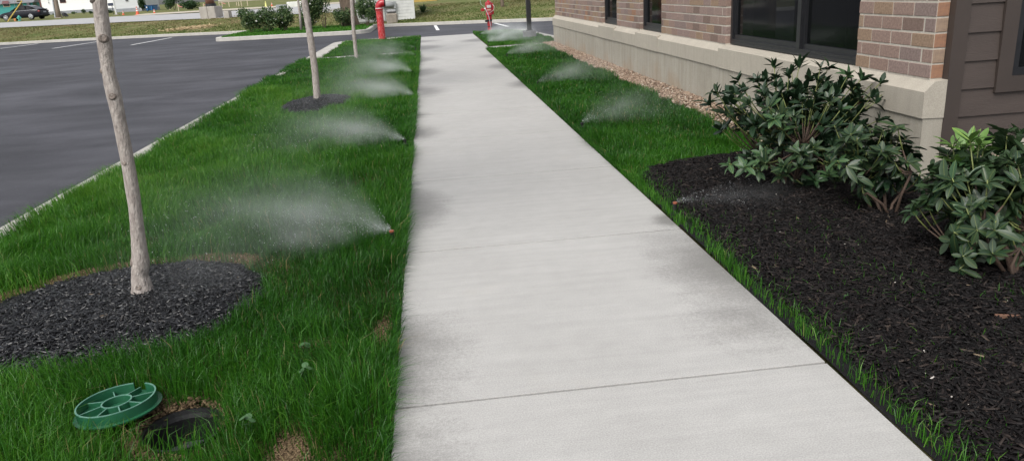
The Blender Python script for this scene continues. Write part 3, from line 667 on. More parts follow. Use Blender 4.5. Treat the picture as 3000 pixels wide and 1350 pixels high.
# windows
FRAME = pm('black_window_frame', (.012, .013, .015), (.018, .018, .021), scale=20, rough=.35, spec=.5)
m, n, l, b = newmat('window_glass'); GLASS = m
b.inputs['Base Color'].default_value = (.010, .011, .012, 1); b.inputs['Roughness'].default_value = .06; b.inputs['IOR'].default_value = 1.45
tr = n.new('ShaderNodeBsdfTransparent'); tr.inputs[0].default_value = (.45, .47, .48, 1); mx = n.new('ShaderNodeMixShader'); mx.inputs[0].default_value = .45
l.new(b.outputs[0], mx.inputs[1]); l.new(tr.outputs[0], mx.inputs[2]); l.new(mx.outputs[0], n['Material Output'].inputs['Surface'])
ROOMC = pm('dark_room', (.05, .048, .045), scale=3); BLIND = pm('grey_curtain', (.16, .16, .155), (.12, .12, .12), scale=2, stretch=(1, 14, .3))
for wi, (a_, b_) in enumerate(WINS):
    x0 = BX+.055; Zb, Zt = .735, HEAD; fwid = .055
    muls = [7.05] if wi == 0 else []
    f = MB()
    for (ya, yb) in ((a_+.002, a_+fwid), (b_-fwid, b_-.002)): f.box((x0, ya, Zb), (x0+.09, yb, Zt))
    f.box((x0-.01, a_+fwid, Zb), (x0+.09, b_-fwid, Zb+.028)); f.box((x0-.002, a_+fwid, Zb+.028), (x0+.09, b_-fwid, Zb+.058)); f.box((x0, a_+fwid, Zt-fwid), (x0+.09, b_-fwid, Zt))
    W_ = part(f, 'window', FRAME)
    for ym in muls: MB().box((x0-.006, ym-.035, Zb+.058), (x0+.09, ym+.035, Zt-fwid)).build('mullion', FRAME, W_, origin=BORG)
    edges = [a_+fwid] + [q for ym in muls for q in (ym-.035, ym+.035)] + [b_-fwid]
    for k in range(0, len(edges), 2):
        ya, yb = edges[k], edges[k+1]; s = MB(); sx = x0+.022
        s.box((sx, ya, Zb+.058), (sx+.05, ya+.04, Zt-fwid)); s.box((sx, yb-.04, Zb+.058), (sx+.05, yb, Zt-fwid))
        s.box((sx-.001, ya+.04, Zb+.058), (sx+.05, yb-.04, Zb+.105)); s.box((sx-.001, ya+.04, Zt-fwid-.045), (sx+.05, yb-.04, Zt-fwid))
        s.build('sash', FRAME, W_, origin=BORG)
        MB().box((sx+.025, ya+.035, Zb+.10), (sx+.031, yb-.035, Zt-fwid-.04)).build('pane', GLASS, W_, origin=BORG)
        cw = (yb-ya)*.36
        MB().box((sx+.22, yb-cw, Zb+.0), (sx+.23, yb, Zt)).build('curtain', BLIND, W_, origin=BORG)
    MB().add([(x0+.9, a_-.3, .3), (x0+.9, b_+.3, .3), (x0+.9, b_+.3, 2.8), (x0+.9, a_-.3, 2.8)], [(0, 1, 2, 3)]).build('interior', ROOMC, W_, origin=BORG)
# brown lap siding wall facing the camera, 4-5 cm proud of the brick return
SID = pm('brown_siding', (.066, .050, .043), (.057, .043, .037), scale=3, rough=.6, stretch=(1, 1, 6), bump=.15, bscale=30)
TRIM = pm('brown_trim', (.054, .041, .035), (.047, .036, .031), scale=4, rough=.55)
SY = 4.945
part(MB().box((3.60, SY+.03, .16), (8.9, SY+.20, 3.39)), 'siding_backing', TRIM)
part(MB().box((3.490, SY-.030, .20), (3.597, SY+.06, 3.385)), 'corner_board', TRIM)
for k in range(18):
    z0 = .275+k*.189-.189*0; 
    for xa, xb in (((3.600, 3.846), (4.76, 8.9)) if .60 < z0 < 2.2 else ((3.600, 8.9),)):
        V = []
        for x in (xa, xb): V += [(x, SY-.018, z0), (x, SY-.004, z0+.196), (x, SY+.028, z0+.196), (x, SY+.028, z0)]
        part(MB().add(V, [(0, 1, 2, 3)[::-1], (4, 5, 6, 7), (0, 4, 5, 1), (1, 5, 6, 2), (2, 6, 7, 3), (3, 7, 4, 0)]), 'siding_board', SID)
part(MB().box((3.49, SY-.008, -.25), (8.9, SY+.2, .272)), 'siding_foundation', FOUND)
part(MB().box((3.492, SY-.034, .235), (8.9, SY-.0085, .274)), 'water_table_trim', STONE)
t = MB(); t.box((3.848, SY-.032, .617), (3.955, SY+.03, 2.2)); t.box((4.655, SY-.032, .617), (4.76, SY+.03, 2.2)); t.box((3.955, SY-.032, .617), (4.655, SY+.03, .722)); t.box((3.955, SY-.032, 2.10), (4.655, SY+.03, 2.2))
T_ = part(t, 'window_trim', TRIM)
f = MB(); f.box((3.957, SY-.012, .724), (4.01, SY+.03, 2.10)); f.box((4.60, SY-.012, .724), (4.653, SY+.03, 2.10)); f.box((4.01, SY-.012, .724), (4.60, SY+.03, .775)); f.box((4.01, SY-.012, 2.05), (4.60, SY+.03, 2.10))
f.build('frame', FRAME, T_, origin=BORG); MB().box((4.01, SY+.005, .775), (4.60, SY+.012, 2.05)).build('pane', GLASS, T_, origin=BORG)
# ================================================================== NEAR THINGS
BARK = pm('young_bark', (.42, .375, .34), (.24, .205, .185), scale=10, rough=.85, bump=.6, bscale=26, stretch=(4, 4, 1.4), lo=.36, hi=.64)
BARK2 = pm('old_bark', (.20, .15, .11), (.11, .08, .06), scale=6, rough=.95, bump=1.0, bscale=14, stretch=(4, 4, .8))
KNOT = pm('bark_knot', (.27, .225, .195), (.16, .13, .11), scale=30, rough=.9, bump=.6)
def young_tree(px, yb, widths, label, knots=(), crown_r=1.15, top=2.3, base_label=None):
    """px: trunk centre line in the photo from the ground up, on the plane y = yb"""
    pts = [on_y(u, v, yb) for u, v in px]; base = Vector((pts[0].x, yb, 0)); pts[0].z = -.04
    last = pts[-1]; d = (pts[-1]-pts[-3]).normalized()
    P = pts + [last + d*(top-last.z)*.5, last + d*(top-last.z)]
    rad = list(widths) + [widths[-1]*.93, widths[-1]*.85]
    dense, dr = [], []
    for i in range(len(P)-1):
        for t in (0, .25, .5, .75): dense.append(P[i].lerp(P[i+1], t)); dr.append((rad[i]*(1-t)+rad[i+1]*t)*(1+random.uniform(-.035, .035)))
    dense.append(P[-1]); dr.append(rad[-1])
    sm = [dense[0]] + [(dense[i-1]+dense[i]*2+dense[i+1])/4 for i in range(1, len(dense)-1)] + [dense[-1]]
    T = empty('young_tree', base, 0, label, 'tree')
    tr = MB().tube(sm, dr, 16).build('trunk', BARK, T, origin=base, smooth=True)
    for (u, v, r, side) in knots:                         # swollen collars of cut branches
        c = on_y(u, v, yb); ax = min(dense, key=lambda q: abs(q.z-c.z)); out = Vector((side[0], side[1], .25)).normalized()
        rr = dr[dense.index(ax)]; r = r*1.15; dr_k = 1
        k = MB().lathe([(r*1.25, -r*.5), (r*1.05, r*.05), (r*.85, r*.38), (r*.68, r*.46), (r*.5, r*.26), (.001, r*.36)], (0, 0, 0), 12, out.to_track_quat('Z', 'Y').to_matrix())
        k.v = [tuple(Vector(p)+ax+out*(rr*.9)-base) for p in k.v]; k.build('knot', KNOT, T, smooth=True)
    # limbs and crown above the picture
    tip = P[-1]; ends = []
    for i in range(7):
        a = i*2.4; e = tip + Vector((math.cos(a)*crown_r*.7, math.sin(a)*crown_r*.7, .9+.25*i*.5)); s0 = tip + Vector((0, 0, -.25+.08*i))
        MB().tube([s0, s0.lerp(e, .5)+Vector((0, 0, .12)), e], [.028, .018, .006], 6).build('limb', BARK, T, origin=base); ends.append(e)
    MB().tube([tip, tip+Vector((.03, 0, 1.0)), tip+Vector((0, .04, 2.0))], [rad[-1], .025, .006], 8).build('leader', BARK, T, origin=base)
    C_ = np.array(tip-base)+np.array([0, 0, 1.5])
    Pn = blob_points(5200, C_, (crown_r, crown_r, 1.45), .2, 16, .5)
    o = bpy.data.objects.new('crown', leaf_cloud('crown', Pn, rng.uniform(.05, .085, len(Pn)), rng.uniform(.1, .9, len(Pn)), HEDGE)); link(o, T)
    return T
young_tree([(419, 868), (416, 838), (409, 805), (413, 770), (405, 700), (396, 606), (375, 478), (349, 349), (335, 285), (317, 210), (305, 116), (291, 0)], 4.09,
           [.074, .053, .042, .046, .036, .0335, .0325, .0325, .036, .032, .0345, .034], 'nearest young tree with knobbly grey trunk in the big mulch ring',
           knots=[(415, 836, .014, (0, -1)), (398, 772, .020, (-1, -.3)), (374, 478, .012, (-.3, -1)), (338, 285, .016, (.1, -1)), (306, 210, .013, (-1, -.2)), (312, 116, .019, (.3, -1)), (268, 8, .02, (-1, -.4))])
young_tree([(930, 303), (928, 270), (922, 200), (912, 130), (902, 65), (891, 0)], 11.847, [.060, .053, .050, .050, .048, .046], 'slim young tree growing from the small mulch mound', knots=[(925, 265, .01, (-.4, -1)), (909, 100, .01, (.5, -1))])
young_tree([(1047, 180), (1043, 160), (1037, 100), (1033, 50), (1030, 0)], 19.45, [.055, .047, .045, .043, .042], 'thin young tree standing farthest back in the left lawn', knots=[(1044, 150, .01, (.2, -1))])

# ---- rhododendron shrubs
def leaf_shape(name, mat, L=.105, W_=.036, droop=.3, fold=.25):
    st = [0, .12, .35, .62, .86, 1.0]; wd = [.06, .45, .95, 1.0, .55, .0]
    V = []; Fs = []
    for s_, k in zip(st, wd):
        x = L*s_; z = -droop*L*s_*s_
        for t in (-1, 0, 1): V.append((x, t*W_/2*k, z + abs(t)*k*W_*fold*.5))
    for i in range(5):
        for t in (0, 1): a = i*3+t; Fs.append((a, a+1, a+4, a+3))
    me = bpy.data.meshes.new(name); me.from_pydata(V, [], Fs); me.materials.append(mat); me.shade_smooth(); return me
def leafmat(name, c1, c2, rough=.40):
    m, n, l, b = newmat(name)
    oi = n.new('ShaderNodeObjectInfo'); cr = n.new('ShaderNodeValToRGB'); cr.color_ramp.elements[0].color = (*c1, 1); cr.color_ramp.elements[1].color = (*c2, 1); l.new(oi.outputs['Random'], cr.inputs[0])
    tc = n.new('ShaderNodeTexCoord'); sx = n.new('ShaderNodeSeparateXYZ'); l.new(tc.outputs['Object'], sx.inputs[0])
    ab = n.new('ShaderNodeMath'); ab.operation = 'ABSOLUTE'; l.new(sx.outputs[1], ab.inputs[0])
    lt = n.new('ShaderNodeMath'); lt.operation = 'LESS_THAN'; lt.inputs[1].default_value = .0013; l.new(ab.outputs[0], lt.inputs[0])
    mx = n.new('ShaderNodeMix'); mx.data_type = 'RGBA'; l.new(lt.outputs[0], mx.inputs[0]); l.new(cr.outputs[0], mx.inputs[6]); mx.inputs[7].default_value = (min(1, c2[0]*2+.02), min(1, c2[1]*1.5+.02), c2[2]*1.4, 1)
    l.new(mx.outputs[2], b.inputs['Base Color']); b.inputs['Roughness'].default_value = rough; b.inputs['Specular IOR Level'].default_value = .42
    tr = n.new('ShaderNodeBsdfTranslucent'); l.new(cr.outputs[0], tr.inputs[0]); ms = n.new('ShaderNodeMixShader'); ms.inputs[0].default_value = .12
    l.new(b.outputs[0], ms.inputs[1]); l.new(tr.outputs[0], ms.inputs[2]); l.new(ms.outputs[0], n['Material Output'].inputs['Surface']); return m
LD = leafmat('dark_shrub_leaf', (.013, .034, .015), (.032, .060, .024)); LM = leafmat('green_shrub_leaf', (.028, .068, .027), (.045, .095, .036)); LB = leafmat('young_shrub_leaf', (.065, .145, .028), (.11, .205, .045)); LR = pm('withered_leaf', (.16, .06, .035), (.22, .11, .05), scale=30)
LEAVES = {'d': [leaf_shape('leaf', LD, .100, .037, .10), leaf_shape('leaf', LD, .115, .038, .32), leaf_shape('leaf', LD, .085, .035, -.05), leaf_shape('leaf', LD, .105, .028, .18, .9), leaf_shape('leaf', LD, .075, .033, .05)],
          'm': [leaf_shape('leaf', LM, .10, .036, .2), leaf_shape('leaf', LM, .085, .035, .35)], 'b': [leaf_shape('leaf', LB, .105, .034, .15), leaf_shape('leaf', LB, .085, .028, .0)], 'r': [leaf_shape('leaf', LR, .08, .022, .7)]}
STEM = pm('shrub_stem', (.075, .045, .03), (.04, .026, .018), scale=20, rough=.8); GSTEM = pm('green_stem', (.16, .19, .05), (.11, .13, .04), scale=20, rough=.6)
def rhodo(base, whorls, label, lift=.35, nleaf=(8, 11), scale=1.0):
    """whorls: (point, kind); each twig ends in a ring of leaves"""
    base = Vector(base); root = empty('rhododendron', base, 0, label, 'shrub', 'rhododendrons by the building')
    cen = sum((p for p, _ in whorls), Vector())/len(whorls); LL = []
    fill = []
    for p, kd in whorls:
        for t in (.12, .3, .5):
            q = p.lerp(cen, t*random.uniform(.7, 1.3)) + Vector((random.uniform(-.11, .11), random.uniform(-.08, .12), random.uniform(-.11, .05))); q.z = max(q.z, .06); fill.append((q, 'b' if kd == 'b' and t < .2 else 'd' if kd in 'dbmr' else 'D'))
    whorls = whorls + fill
    nb = 7; forks = []
    for i in range(nb):
        a = 2*math.pi*i/nb; spread = Vector((math.cos(a), math.sin(a), 0))
        forks.append(base.lerp(cen, .55) + spread*.16*scale*random.uniform(.6, 1.3) + Vector((0, 0, random.uniform(-.08, .1))))
    twigs = [[] for _ in forks]
    for p, kd in whorls:
        i = min(range(nb), key=lambda q: (forks[q]-p).length+random.uniform(0, .08)); twigs[i].append((p, kd))
    for i, fk in enumerate(forks):
        if not twigs[i]: continue
        b0 = base+Vector((random.uniform(-.05, .05), random.uniform(-.05, .05), -.03)); mb = MB()
        mb.tube([b0, b0.lerp(fk, .5)+Vector((random.uniform(-.03, .03), random.uniform(-.03, .03), .02)), fk], [.012*scale, .009*scale, .006], 7); gm_ = []
        for p, kd in twigs[i]:
            md = fk.lerp(p, .6)+Vector((0, 0, -.03)); mb.tube([fk, fk.lerp(md, .5)+Vector((0, 0, -.012)), md], [.006, .005, .004], 5); gm_.append(MB()); gm_[-1].tube([md, md.lerp(p, .55)+Vector((0, 0, -.006)), p], [.004, .0035, .003], 5)
        br = mb.build('branch', STEM, root, origin=base, smooth=True)
        for tw in gm_: tw.build('twig', GSTEM, br, origin=base, smooth=True)
    for p, kd in whorls:
        out = (p-cen); out.z = max(out.z, 0)*1.2+.10; axis = (out.normalized()*.75 + Vector((0, 0, .75 if kd != 'D' else .2))).normalized()
        q = axis.to_track_quat('Z', 'Y').to_matrix(); k = random.randint(*nleaf); a0 = random.uniform(0, 6.28)
        for j in range(k):
            a = a0 + 2*math.pi*j/k*1.0+random.uniform(-.25, .25)
            el = random.uniform(.0, .95)*lift/.35 if kd != 'D' else random.uniform(-1.1, .1)
            d = q @ Vector((math.cos(a)*math.cos(el), math.sin(a)*math.cos(el), math.sin(el)))
            zz = (axis - d*axis.dot(d)); zz = zz.normalized() if zz.length > .05 else d.orthogonal().normalized()
            yy = zz.cross(d); rot = Matrix((d, yy, zz)).transposed().to_4x4()
            rot = rot @ Matrix.Rotation(random.uniform(-.4, .4), 4, 'X')
            sc_ = random.uniform(.55, 1.15)*scale
            Mx = Matrix.Translation(p-base - axis*random.uniform(0, .028)) @ rot @ Matrix.Scale(sc_, 4)
            kk = {'D': 'd'}.get(kd, kd)
            if kk == 'd' and random.random() < .05: kk = 'm'
            LL.append((Mx, random.choice(LEAVES[kk]), (p-Vector((0, 0, CAM_H))).length))
    LL.sort(key=lambda t: t[2]); rest = {}
    for i, (Mx, me, _) in enumerate(LL):
        if i < 300:
            o = bpy.data.objects.new('leaf', me); link(o, root); o.matrix_basis = Mx
        else: rest.setdefault(me.materials[0].name, [me.materials[0], MB()])[1].add([Mx @ v.co for v in me.vertices], [tuple(p.vertices) for p in me.polygons])
    for mt, mb in rest.values(): o = mb.build('foliage', mt, root, smooth=True); o['kind'] = 'stuff'
    return root
def W1(lst, ox, oy, s, y0, yj, kind='d', fn=None):
    out = []
    for t in lst:
        y = (y0 if fn is None else fn(t))+random.uniform(-yj, yj); p = on_y(ox+t[0]/s, oy+t[1]/s, y); p.z = max(p.z, .05); out.append((p, t[2] if len(t) > 2 else kind))
    return out
w1 = [(690,110),(880,110),(1040,120),(1250,180,'m'),(1530,140),(1650,215),(410,215),(260,310),(200,395),(430,310),(340,340),(560,220),(700,255),(800,185),(950,215),(1210,270),(1300,340),(620,330),(720,350),(890,340),(1000,330),(1110,370),(1420,350),(330,470),(440,460),(290,590),(620,490),(690,510,'m'),(560,580),(800,440),(900,460),(1000,470),(1100,480),(1200,440),(1300,470),(420,560),(550,640),(640,590),(760,590),(860,610),(960,630),(1060,650),(1160,610),(1250,590),(720,690),(830,730),(950,730),(600,770,'m'),(760,870),(880,870),(1050,770),(1150,710),(1000,970,'m'),(1110,930,'m'),(1260,790),(350,850,'m'),(470,870,'m'),(570,900,'m'),(1310,290,'r'),(1330,380,'r'),(740,300),(850,260),(1080,250),(1150,330),(650,420),(500,400),(1350,560),(1420,640),(1500,700),(1380,760),(1480,520),(1550,660),(1300,680),(1360,860),(1460,820),(1180,860),(1240,920)]
ww = W1(w1, 2000, 150, 2.576, 5.15, .30, 'd', lambda t: 5.15+(.18 if t[1] < 300 else 0)-(.25 if t[1] > 700 else 0))
rhodo((2.46, 5.06, 0), ww, 'tall rhododendron in front of the large window at the bed corner', lift=.5)
w2 = [(250,140),(180,200),(120,225),(300,195),(100,330,'D'),(200,290),(60,420,'D'),(160,430,'D'),(380,400,'D'),(345,300),(280,430,'D'),(20,200),(40,330,'D'),(-30,160),(-60,250),(-40,360,'D'),(240,350,'D'),(-90,330,'m')]
ww = W1(w2, 2500, 300, 1.932, 4.35, .16)
b2 = on_z(2590, 640, 0); rhodo((b2.x, 4.25, 0), ww, 'small drooping rhododendron below the brick corner, middle of the three', lift=.2)
w3 = [(560,240,'b'),(620,290,'b'),(660,210,'b'),(590,330,'b'),(740,250,'b'),(800,190,'m'),(830,300,'m'),(480,390),(560,430),(410,560),(330,610),(450,590),(500,540,'D'),(560,640,'D'),(620,700,'D'),(660,500),(720,560),(760,440),(820,500),(880,420),(930,350),(900,250),(940,180),(870,170),(950,480),(800,600),(700,640,'D'),(860,640),(940,600),(650,790,'D'),(560,780,'D'),(740,760,'D'),(620,870,'D'),(700,880,'D'),(900,740,'D'),(950,850,'D'),(800,720),(1010,300),(1050,450),(1020,600),(1100,350),(1060,700,'D'),(1000,200),(1150,500),(780,350),(860,350),(620,400),(700,420),(540,500),(980,380),(1150,260),(1200,420),(850,820,'D'),(960,720,'D'),(780,820,'D'),(880,880,'D'),(700,720,'D'),(820,680,'D'),(640,600,'D'),(990,780,'D'),(1040,880,'D'),(440,470),(520,450),(700,330),(640,340,'m'),(900,520)]
ww = W1(w3, 2500, 300, 1.932, 3.55, .22, 'd', lambda t: 3.5+(.15 if t[1] < 350 else 0)-(.15 if t[1] > 700 else 0))
rhodo((2.72, 3.16, 0), ww, 'rhododendron at the right edge with fresh lime green top leaves', lift=.36)
t3 = MB().tube([(2.72, 3.16, -.03), on_y(2958, 760, 3.2), on_y(2935, 700, 3.28), on_y(2880, 600, 3.4)], [.02, .017, .014, .009], 9)
# the thick bare stem belongs to the last shrub
r3 = [o for o in bpy.data.objects if o.name.startswith('rhododendron')][-1]
t3.build('main_stem', pm('pale_bark', (.09, .055, .04), (.05, .03, .022), scale=20, rough=.9, bump=.6, stretch=(3, 3, .8)), r3, origin=(2.72, 3.16, 0), smooth=True)
# fallen leaves and litter on the mulch
tag(MB().add([(0, 0, 0), (.05, .012, .012), (.11, .0, .004), (.05, -.012, .010)], [(0, 1, 2), (0, 2, 3)]).build('fallen_leaf', pm('orange_leaf', (.45, .16, .05), (.35, .12, .04)), loc=on_z(2165, 536, .035)), 'fallen orange brown leaf lying on mulch under the tall rhododendron', 'leaf')
o = tag(MB().add([(0, 0, 0), (.045, .012, .012), (.10, .0, .006), (.045, -.012, .010)], [(0, 1, 2), (0, 2, 3)]).build('fallen_leaf', LM, loc=on_z(2462, 872, .04)), 'fallen green leaf lying alone on the open mulch', 'leaf'); o.rotation_euler = (0, 0, .15)
o = tag(MB().add([(0, -.011, 0), (.10, -.006, .006), (.105, .008, .006), (.0, .012, .004), (0, -.009, .012), (.1, -.004, .016), (.1, .006, .016), (0, .010, .014)], [(4, 5, 6, 7), (0, 1, 5, 4), (1, 2, 6, 5), (2, 3, 7, 6), (3, 0, 4, 7)]).build('bark_piece', pm('reddish_bark', (.17, .085, .055), (.11, .06, .04)), loc=on_z(2915, 930, .04)), 'reddish brown bark piece on the mulch near the right edge', 'bark'); o.rotation_euler = (0, 0, -.35)
PET = pm('pale_flake', (.5, .46, .42))
X, Y = [], []
xx = rng.uniform(1.7, 3.1, 70); yy = rng.uniform(1.6, 5.2, 70); n_ = 70
stuff('petal_litter', chip_mesh('petal_litter', xx, yy, bed_z(xx, yy)+.042, rng.uniform(.008, .02, n_), rng.uniform(.006, .012, n_), np.full(n_, .002), np.ones(n_), PET), 'scattered pale flakes of litter on the black mulch', 'litter')

# ---- valve lid lying upside down, and the open valve box
GP = pm('green_plastic', (.012, .085, .040), (.018, .105, .052), scale=12, rough=.38, spec=.5); GPL = pm('pale_green_plastic', (.11, .24, .18), (.06, .17, .125), scale=40, rough=.5)  # second, paler green goes on the upper edges of rim, ring and spokes
lc = on_z(352, 1212, .07)
LID = empty('access_cover', lc, 0, 'round green plastic valve box cover lying ribs up in the grass', 'cover'); LID.rotation_euler = (R(-4), R(-2.5), R(10)); LID.location = (LIDC[0], LIDC[1], .055)
r = .148
pl = MB().lathe([(r+.006, 0), (r+.008, .006), (r-.004, .008), (.0, .008)], (0, 0, 0), 40).build('plate', GP, LID)
ann = lambda r0, r1, z0, z1, gap=None: MB().sweep([(rr_*math.cos(t), rr_*math.sin(t), 0) for rr_ in ((r0+r1)/2,) for t in (np.linspace(R(74), R(412), 44) if gap else np.linspace(0, 2*math.pi, 44, endpoint=False))], [(-(r1-r0)/2, z0), ((r1-r0)/2, z0), ((r1-r0)/2, z1), (-(r1-r0)/2, z1)], closed=not gap)
set_angle(ann(r-.012, r-.007, .008, .042, True).build('rim', GP, LID)); set_angle(ann(r-.0125, r-.0065, .042, .0448, True).build('rim_edge', GPL, LID))
set_angle(ann(.050, .0545, .008, .034).build('inner_ring', GP, LID)); set_angle(ann(.0495, .055, .034, .0368).build('inner_ring_edge', GPL, LID))
for k in range(8):
    a = k*math.pi/4+.3; rot = Matrix.Rotation(a, 3, 'Z'); V = [rot @ Vector(p) for p in ((.054, -.0018, .008), (.134, -.0018, .008), (.134, .0018, .008), (.054, .0018, .008), (.054, -.0018, .033), (.134, -.0018, .026), (.134, .0018, .026), (.054, .0018, .033))]
    sp = MB().add(V, [(4, 5, 6, 7), (0, 1, 5, 4), (1, 2, 6, 5), (2, 3, 7, 6), (3, 0, 4, 7)]).build('spoke', GP, LID)
    V = [rot @ Vector(p) for p in ((.054, -.0024, .033), (.134, -.0024, .026), (.134, .0024, .026), (.054, .0024, .033), (.054, -.0024, .0350), (.134, -.0024, .0278), (.134, .0024, .0278), (.054, .0024, .0350))]
    MB().add(V, [(4, 5, 6, 7), (0, 1, 5, 4), (1, 2, 6, 5), (2, 3, 7, 6), (3, 0, 4, 7)]).build('spoke_edge', GPL, sp)
BP = pm('black_plastic', (.005, .005, .006), (.009, .009, .009), scale=15, rough=.5)
VB = empty('valve_box', (HOLE[0], HOLE[1], 0), 0, 'open round black valve box sunk in the grass beside its green lid', 'valve box')
MB().lathe([(.150, -.02), (.150, .012), (.140, .012), (.136, -.004), (.130, -.02), (.128, -.5), (.120, -.5), (.0, -.505)], (0, 0, 0), 36, cap=False).build('body', BP, VB, smooth=False)
MB().tube([(-.09, .02, -.24), (0, .03, -.22), (.1, .0, -.24)], .018, 8).build('pipe', pm('grey_pvc', (.12, .12, .12)), VB)
x = rng.normal(0, 1, 900); y = rng.normal(0, 1, 900); rr_ = np.sqrt(x*x+y*y); q = rng.uniform(.150, .195, 900); x, y = x/rr_*q, y/rr_*q
k = (y > -.05)|(x < -.06); x, y = x[k]+HOLE[0], y[k]+HOLE[1]; n_ = len(x)
stuff('soil_crumbs', chip_mesh('soil_crumbs', x, y, rng.uniform(0, .03, n_), rng.uniform(.01, .03, n_), rng.uniform(.006, .016, n_), rng.uniform(.004, .01, n_), rng.uniform(.1, .7, n_), DIRT), 'brown soil collar crumbling round the open valve box', 'soil')
# broad-leaved weeds in the near grass
WD = pm('weed_leaf', (.03, .085, .025), (.045, .115, .035), scale=20, rough=.6)
for (u, v, lab) in ((893, 1020, 'small round leaved weed in the grass nearest the dirt patches'), (895, 1090, 'lower round leaved weed pair in the long near grass'), (727, 1240, 'round leaved weed right of the open valve box')):
    c = on_z(u, v, .085); base = Vector((c.x, c.y, 0)); Wd = empty('weed', base, 0, lab, 'weed')
    for i in range(4):
        a = i*1.7+u; p = Vector((math.cos(a)*.016, math.sin(a)*.016, .092+.006*i)); MB().tube([(0, 0, 0), (p.x*.4, p.y*.4, .05), tuple(p)], .0012, 5).build('stalk', WD, Wd)
        MB().lathe([(.013, 0), (.014, .001), (.0, .002)], p, 9, Matrix.Rotation(.5, 3, Vector((math.sin(a), math.cos(a), 0)))).build('leaf', WD, Wd)

# ---- sprinklers and their spray
CAPO = pm('orange_nozzle', (.27, .075, .035), (.2, .06, .03), scale=30, rough=.4); 
def sprinkler(x, y, label, h=.10, cap=CAPO):
    s = empty('sprinkler', (x, y, 0), 0, label, 'sprinkler', 'sprinklers along the sidewalk')
    MB().lathe([(.026, -.03), (.026, .035), (.015, .04), (.013, .045), (.013, h-.012), (.016, h-.010), (.016, h)], n=12).build('riser', BP, s)
    MB().lathe([(.014, h), (.0155, h+.003), (.0155, h+.010), (.011, h+.013), (.0, h+.014)], n=12).build('nozzle', cap, s); return s
mist_mats = {}
def mist_mat(R_, half, D, a, bq, th0, th1):
    key = (R_, half, D, a, bq, th0, th1)
    if key in mist_mats: return mist_mats[key]
    m = bpy.data.materials.new('water_mist'); m.use_nodes = True; n = m.node_tree.nodes; l = m.node_tree.links; n.clear()
    out = n.new('ShaderNodeOutputMaterial'); pv = n.new('ShaderNodeVolumePrincipled'); pv.inputs['Color'].default_value = (.93, .96, .97, 1); pv.inputs['Anisotropy'].default_value = .0
    tc = n.new('ShaderNodeTexCoord'); sx = n.new('ShaderNodeSeparateXYZ'); l.new(tc.outputs['Object'], sx.inputs[0]); X, Y, Z = sx.outputs
    def f(op, *ar, clamp=False):
        q = n.new('ShaderNodeMath'); q.operation = op; q.use_clamp = clamp
        for i, s in enumerate(ar):
            if isinstance(s, (int, float)): q.inputs[i].default_value = s
            else: l.new(s, q.inputs[i])
        return q.outputs[0]
    r_ = f('SQRT', f('ADD', f('MULTIPLY', X, X), f('MULTIPLY', Y, Y))); an = f('ARCTAN2', Y, X)
    zc = f('SUBTRACT', f('MULTIPLY', r_, a), f('MULTIPLY', f('MULTIPLY', r_, r_), bq)); th = f('ADD', th0, f('MULTIPLY', r_, th1))
    q = f('DIVIDE', f('SUBTRACT', Z, zc), th); g = f('POWER', 2.718, f('MULTIPLY', f('MULTIPLY', q, q), -1.0))
    fa = f('MULTIPLY', f('SUBTRACT', half, f('ABSOLUTE', an)), 2.2, clamp=True)
    fr0 = f('MULTIPLY', f('SUBTRACT', R_, r_), 1.35/R_, clamp=True); fr = f('POWER', fr0, 1.5)
    cv = n.new('ShaderNodeCombineXYZ'); l.new(f('MULTIPLY', an, 5.5), cv.inputs[0]); l.new(f('MULTIPLY', r_, .7), cv.inputs[1]); l.new(f('MULTIPLY', q, .5), cv.inputs[2])
    nz = n.new('ShaderNodeTexNoise'); nz.inputs['Scale'].default_value = 1.6; nz.inputs['Detail'].default_value = 3; l.new(cv.outputs[0], nz.inputs['Vector'])
    n2 = n.new('ShaderNodeTexNoise'); n2.inputs['Scale'].default_value = 2.4; n2.inputs['Detail'].default_value = 5; n2.inputs['Distortion'].default_value = .5; l.new(tc.outputs['Object'], n2.inputs['Vector'])
    st = f('MULTIPLY', f('MULTIPLY', f('SUBTRACT', nz.outputs[0], .33), 3.4, clamp=True), f('ADD', .10, f('MULTIPLY', f('SUBTRACT', n2.outputs[0], .36), 3.6, clamp=True)))
    d = f('MULTIPLY', f('MULTIPLY', f('MULTIPLY', f('DIVIDE', D, f('ADD', .03, r_)), g), f('MULTIPLY', fa, fr)), st)
    l.new(d, pv.inputs['Density']); l.new(pv.outputs[0], out.inputs['Volume']); mist_mats[key] = m; return m
def mist(x, y, ang, half, R_, D, label, z=.115, a=.30, bq=.16, th0=.012, th1=.09):
    half = R(half); K = 14; hz = max(a*t-bq*t*t+1.9*(th0+th1*t) for t in np.linspace(0, R_, 12)); V = [(0, 0, -.03), (0, 0, .05)]; Fs = []
    for i in range(K+1):
        t = -half-.02+(2*half+.04)*i/K; V += [(R_*math.cos(t), R_*math.sin(t), -z+.01), (R_*math.cos(t), R_*math.sin(t), hz)]
    for i in range(K): a_ = 2+2*i; Fs += [(0, a_, a_+2), (1, a_+3, a_+1), (a_, a_+1, a_+3, a_+2)]
    Fs += [(0, 1, 3, 2), (0, 2+2*K, 3+2*K, 1)]
    o = MB().add(V, Fs).build('water_spray', mist_mat(R_, half, D, a, bq, th0, th1), loc=(x, y, z)); o.rotation_euler = (0, 0, R(ang))
    return tag(o, label, 'water spray', None, 'stuff')
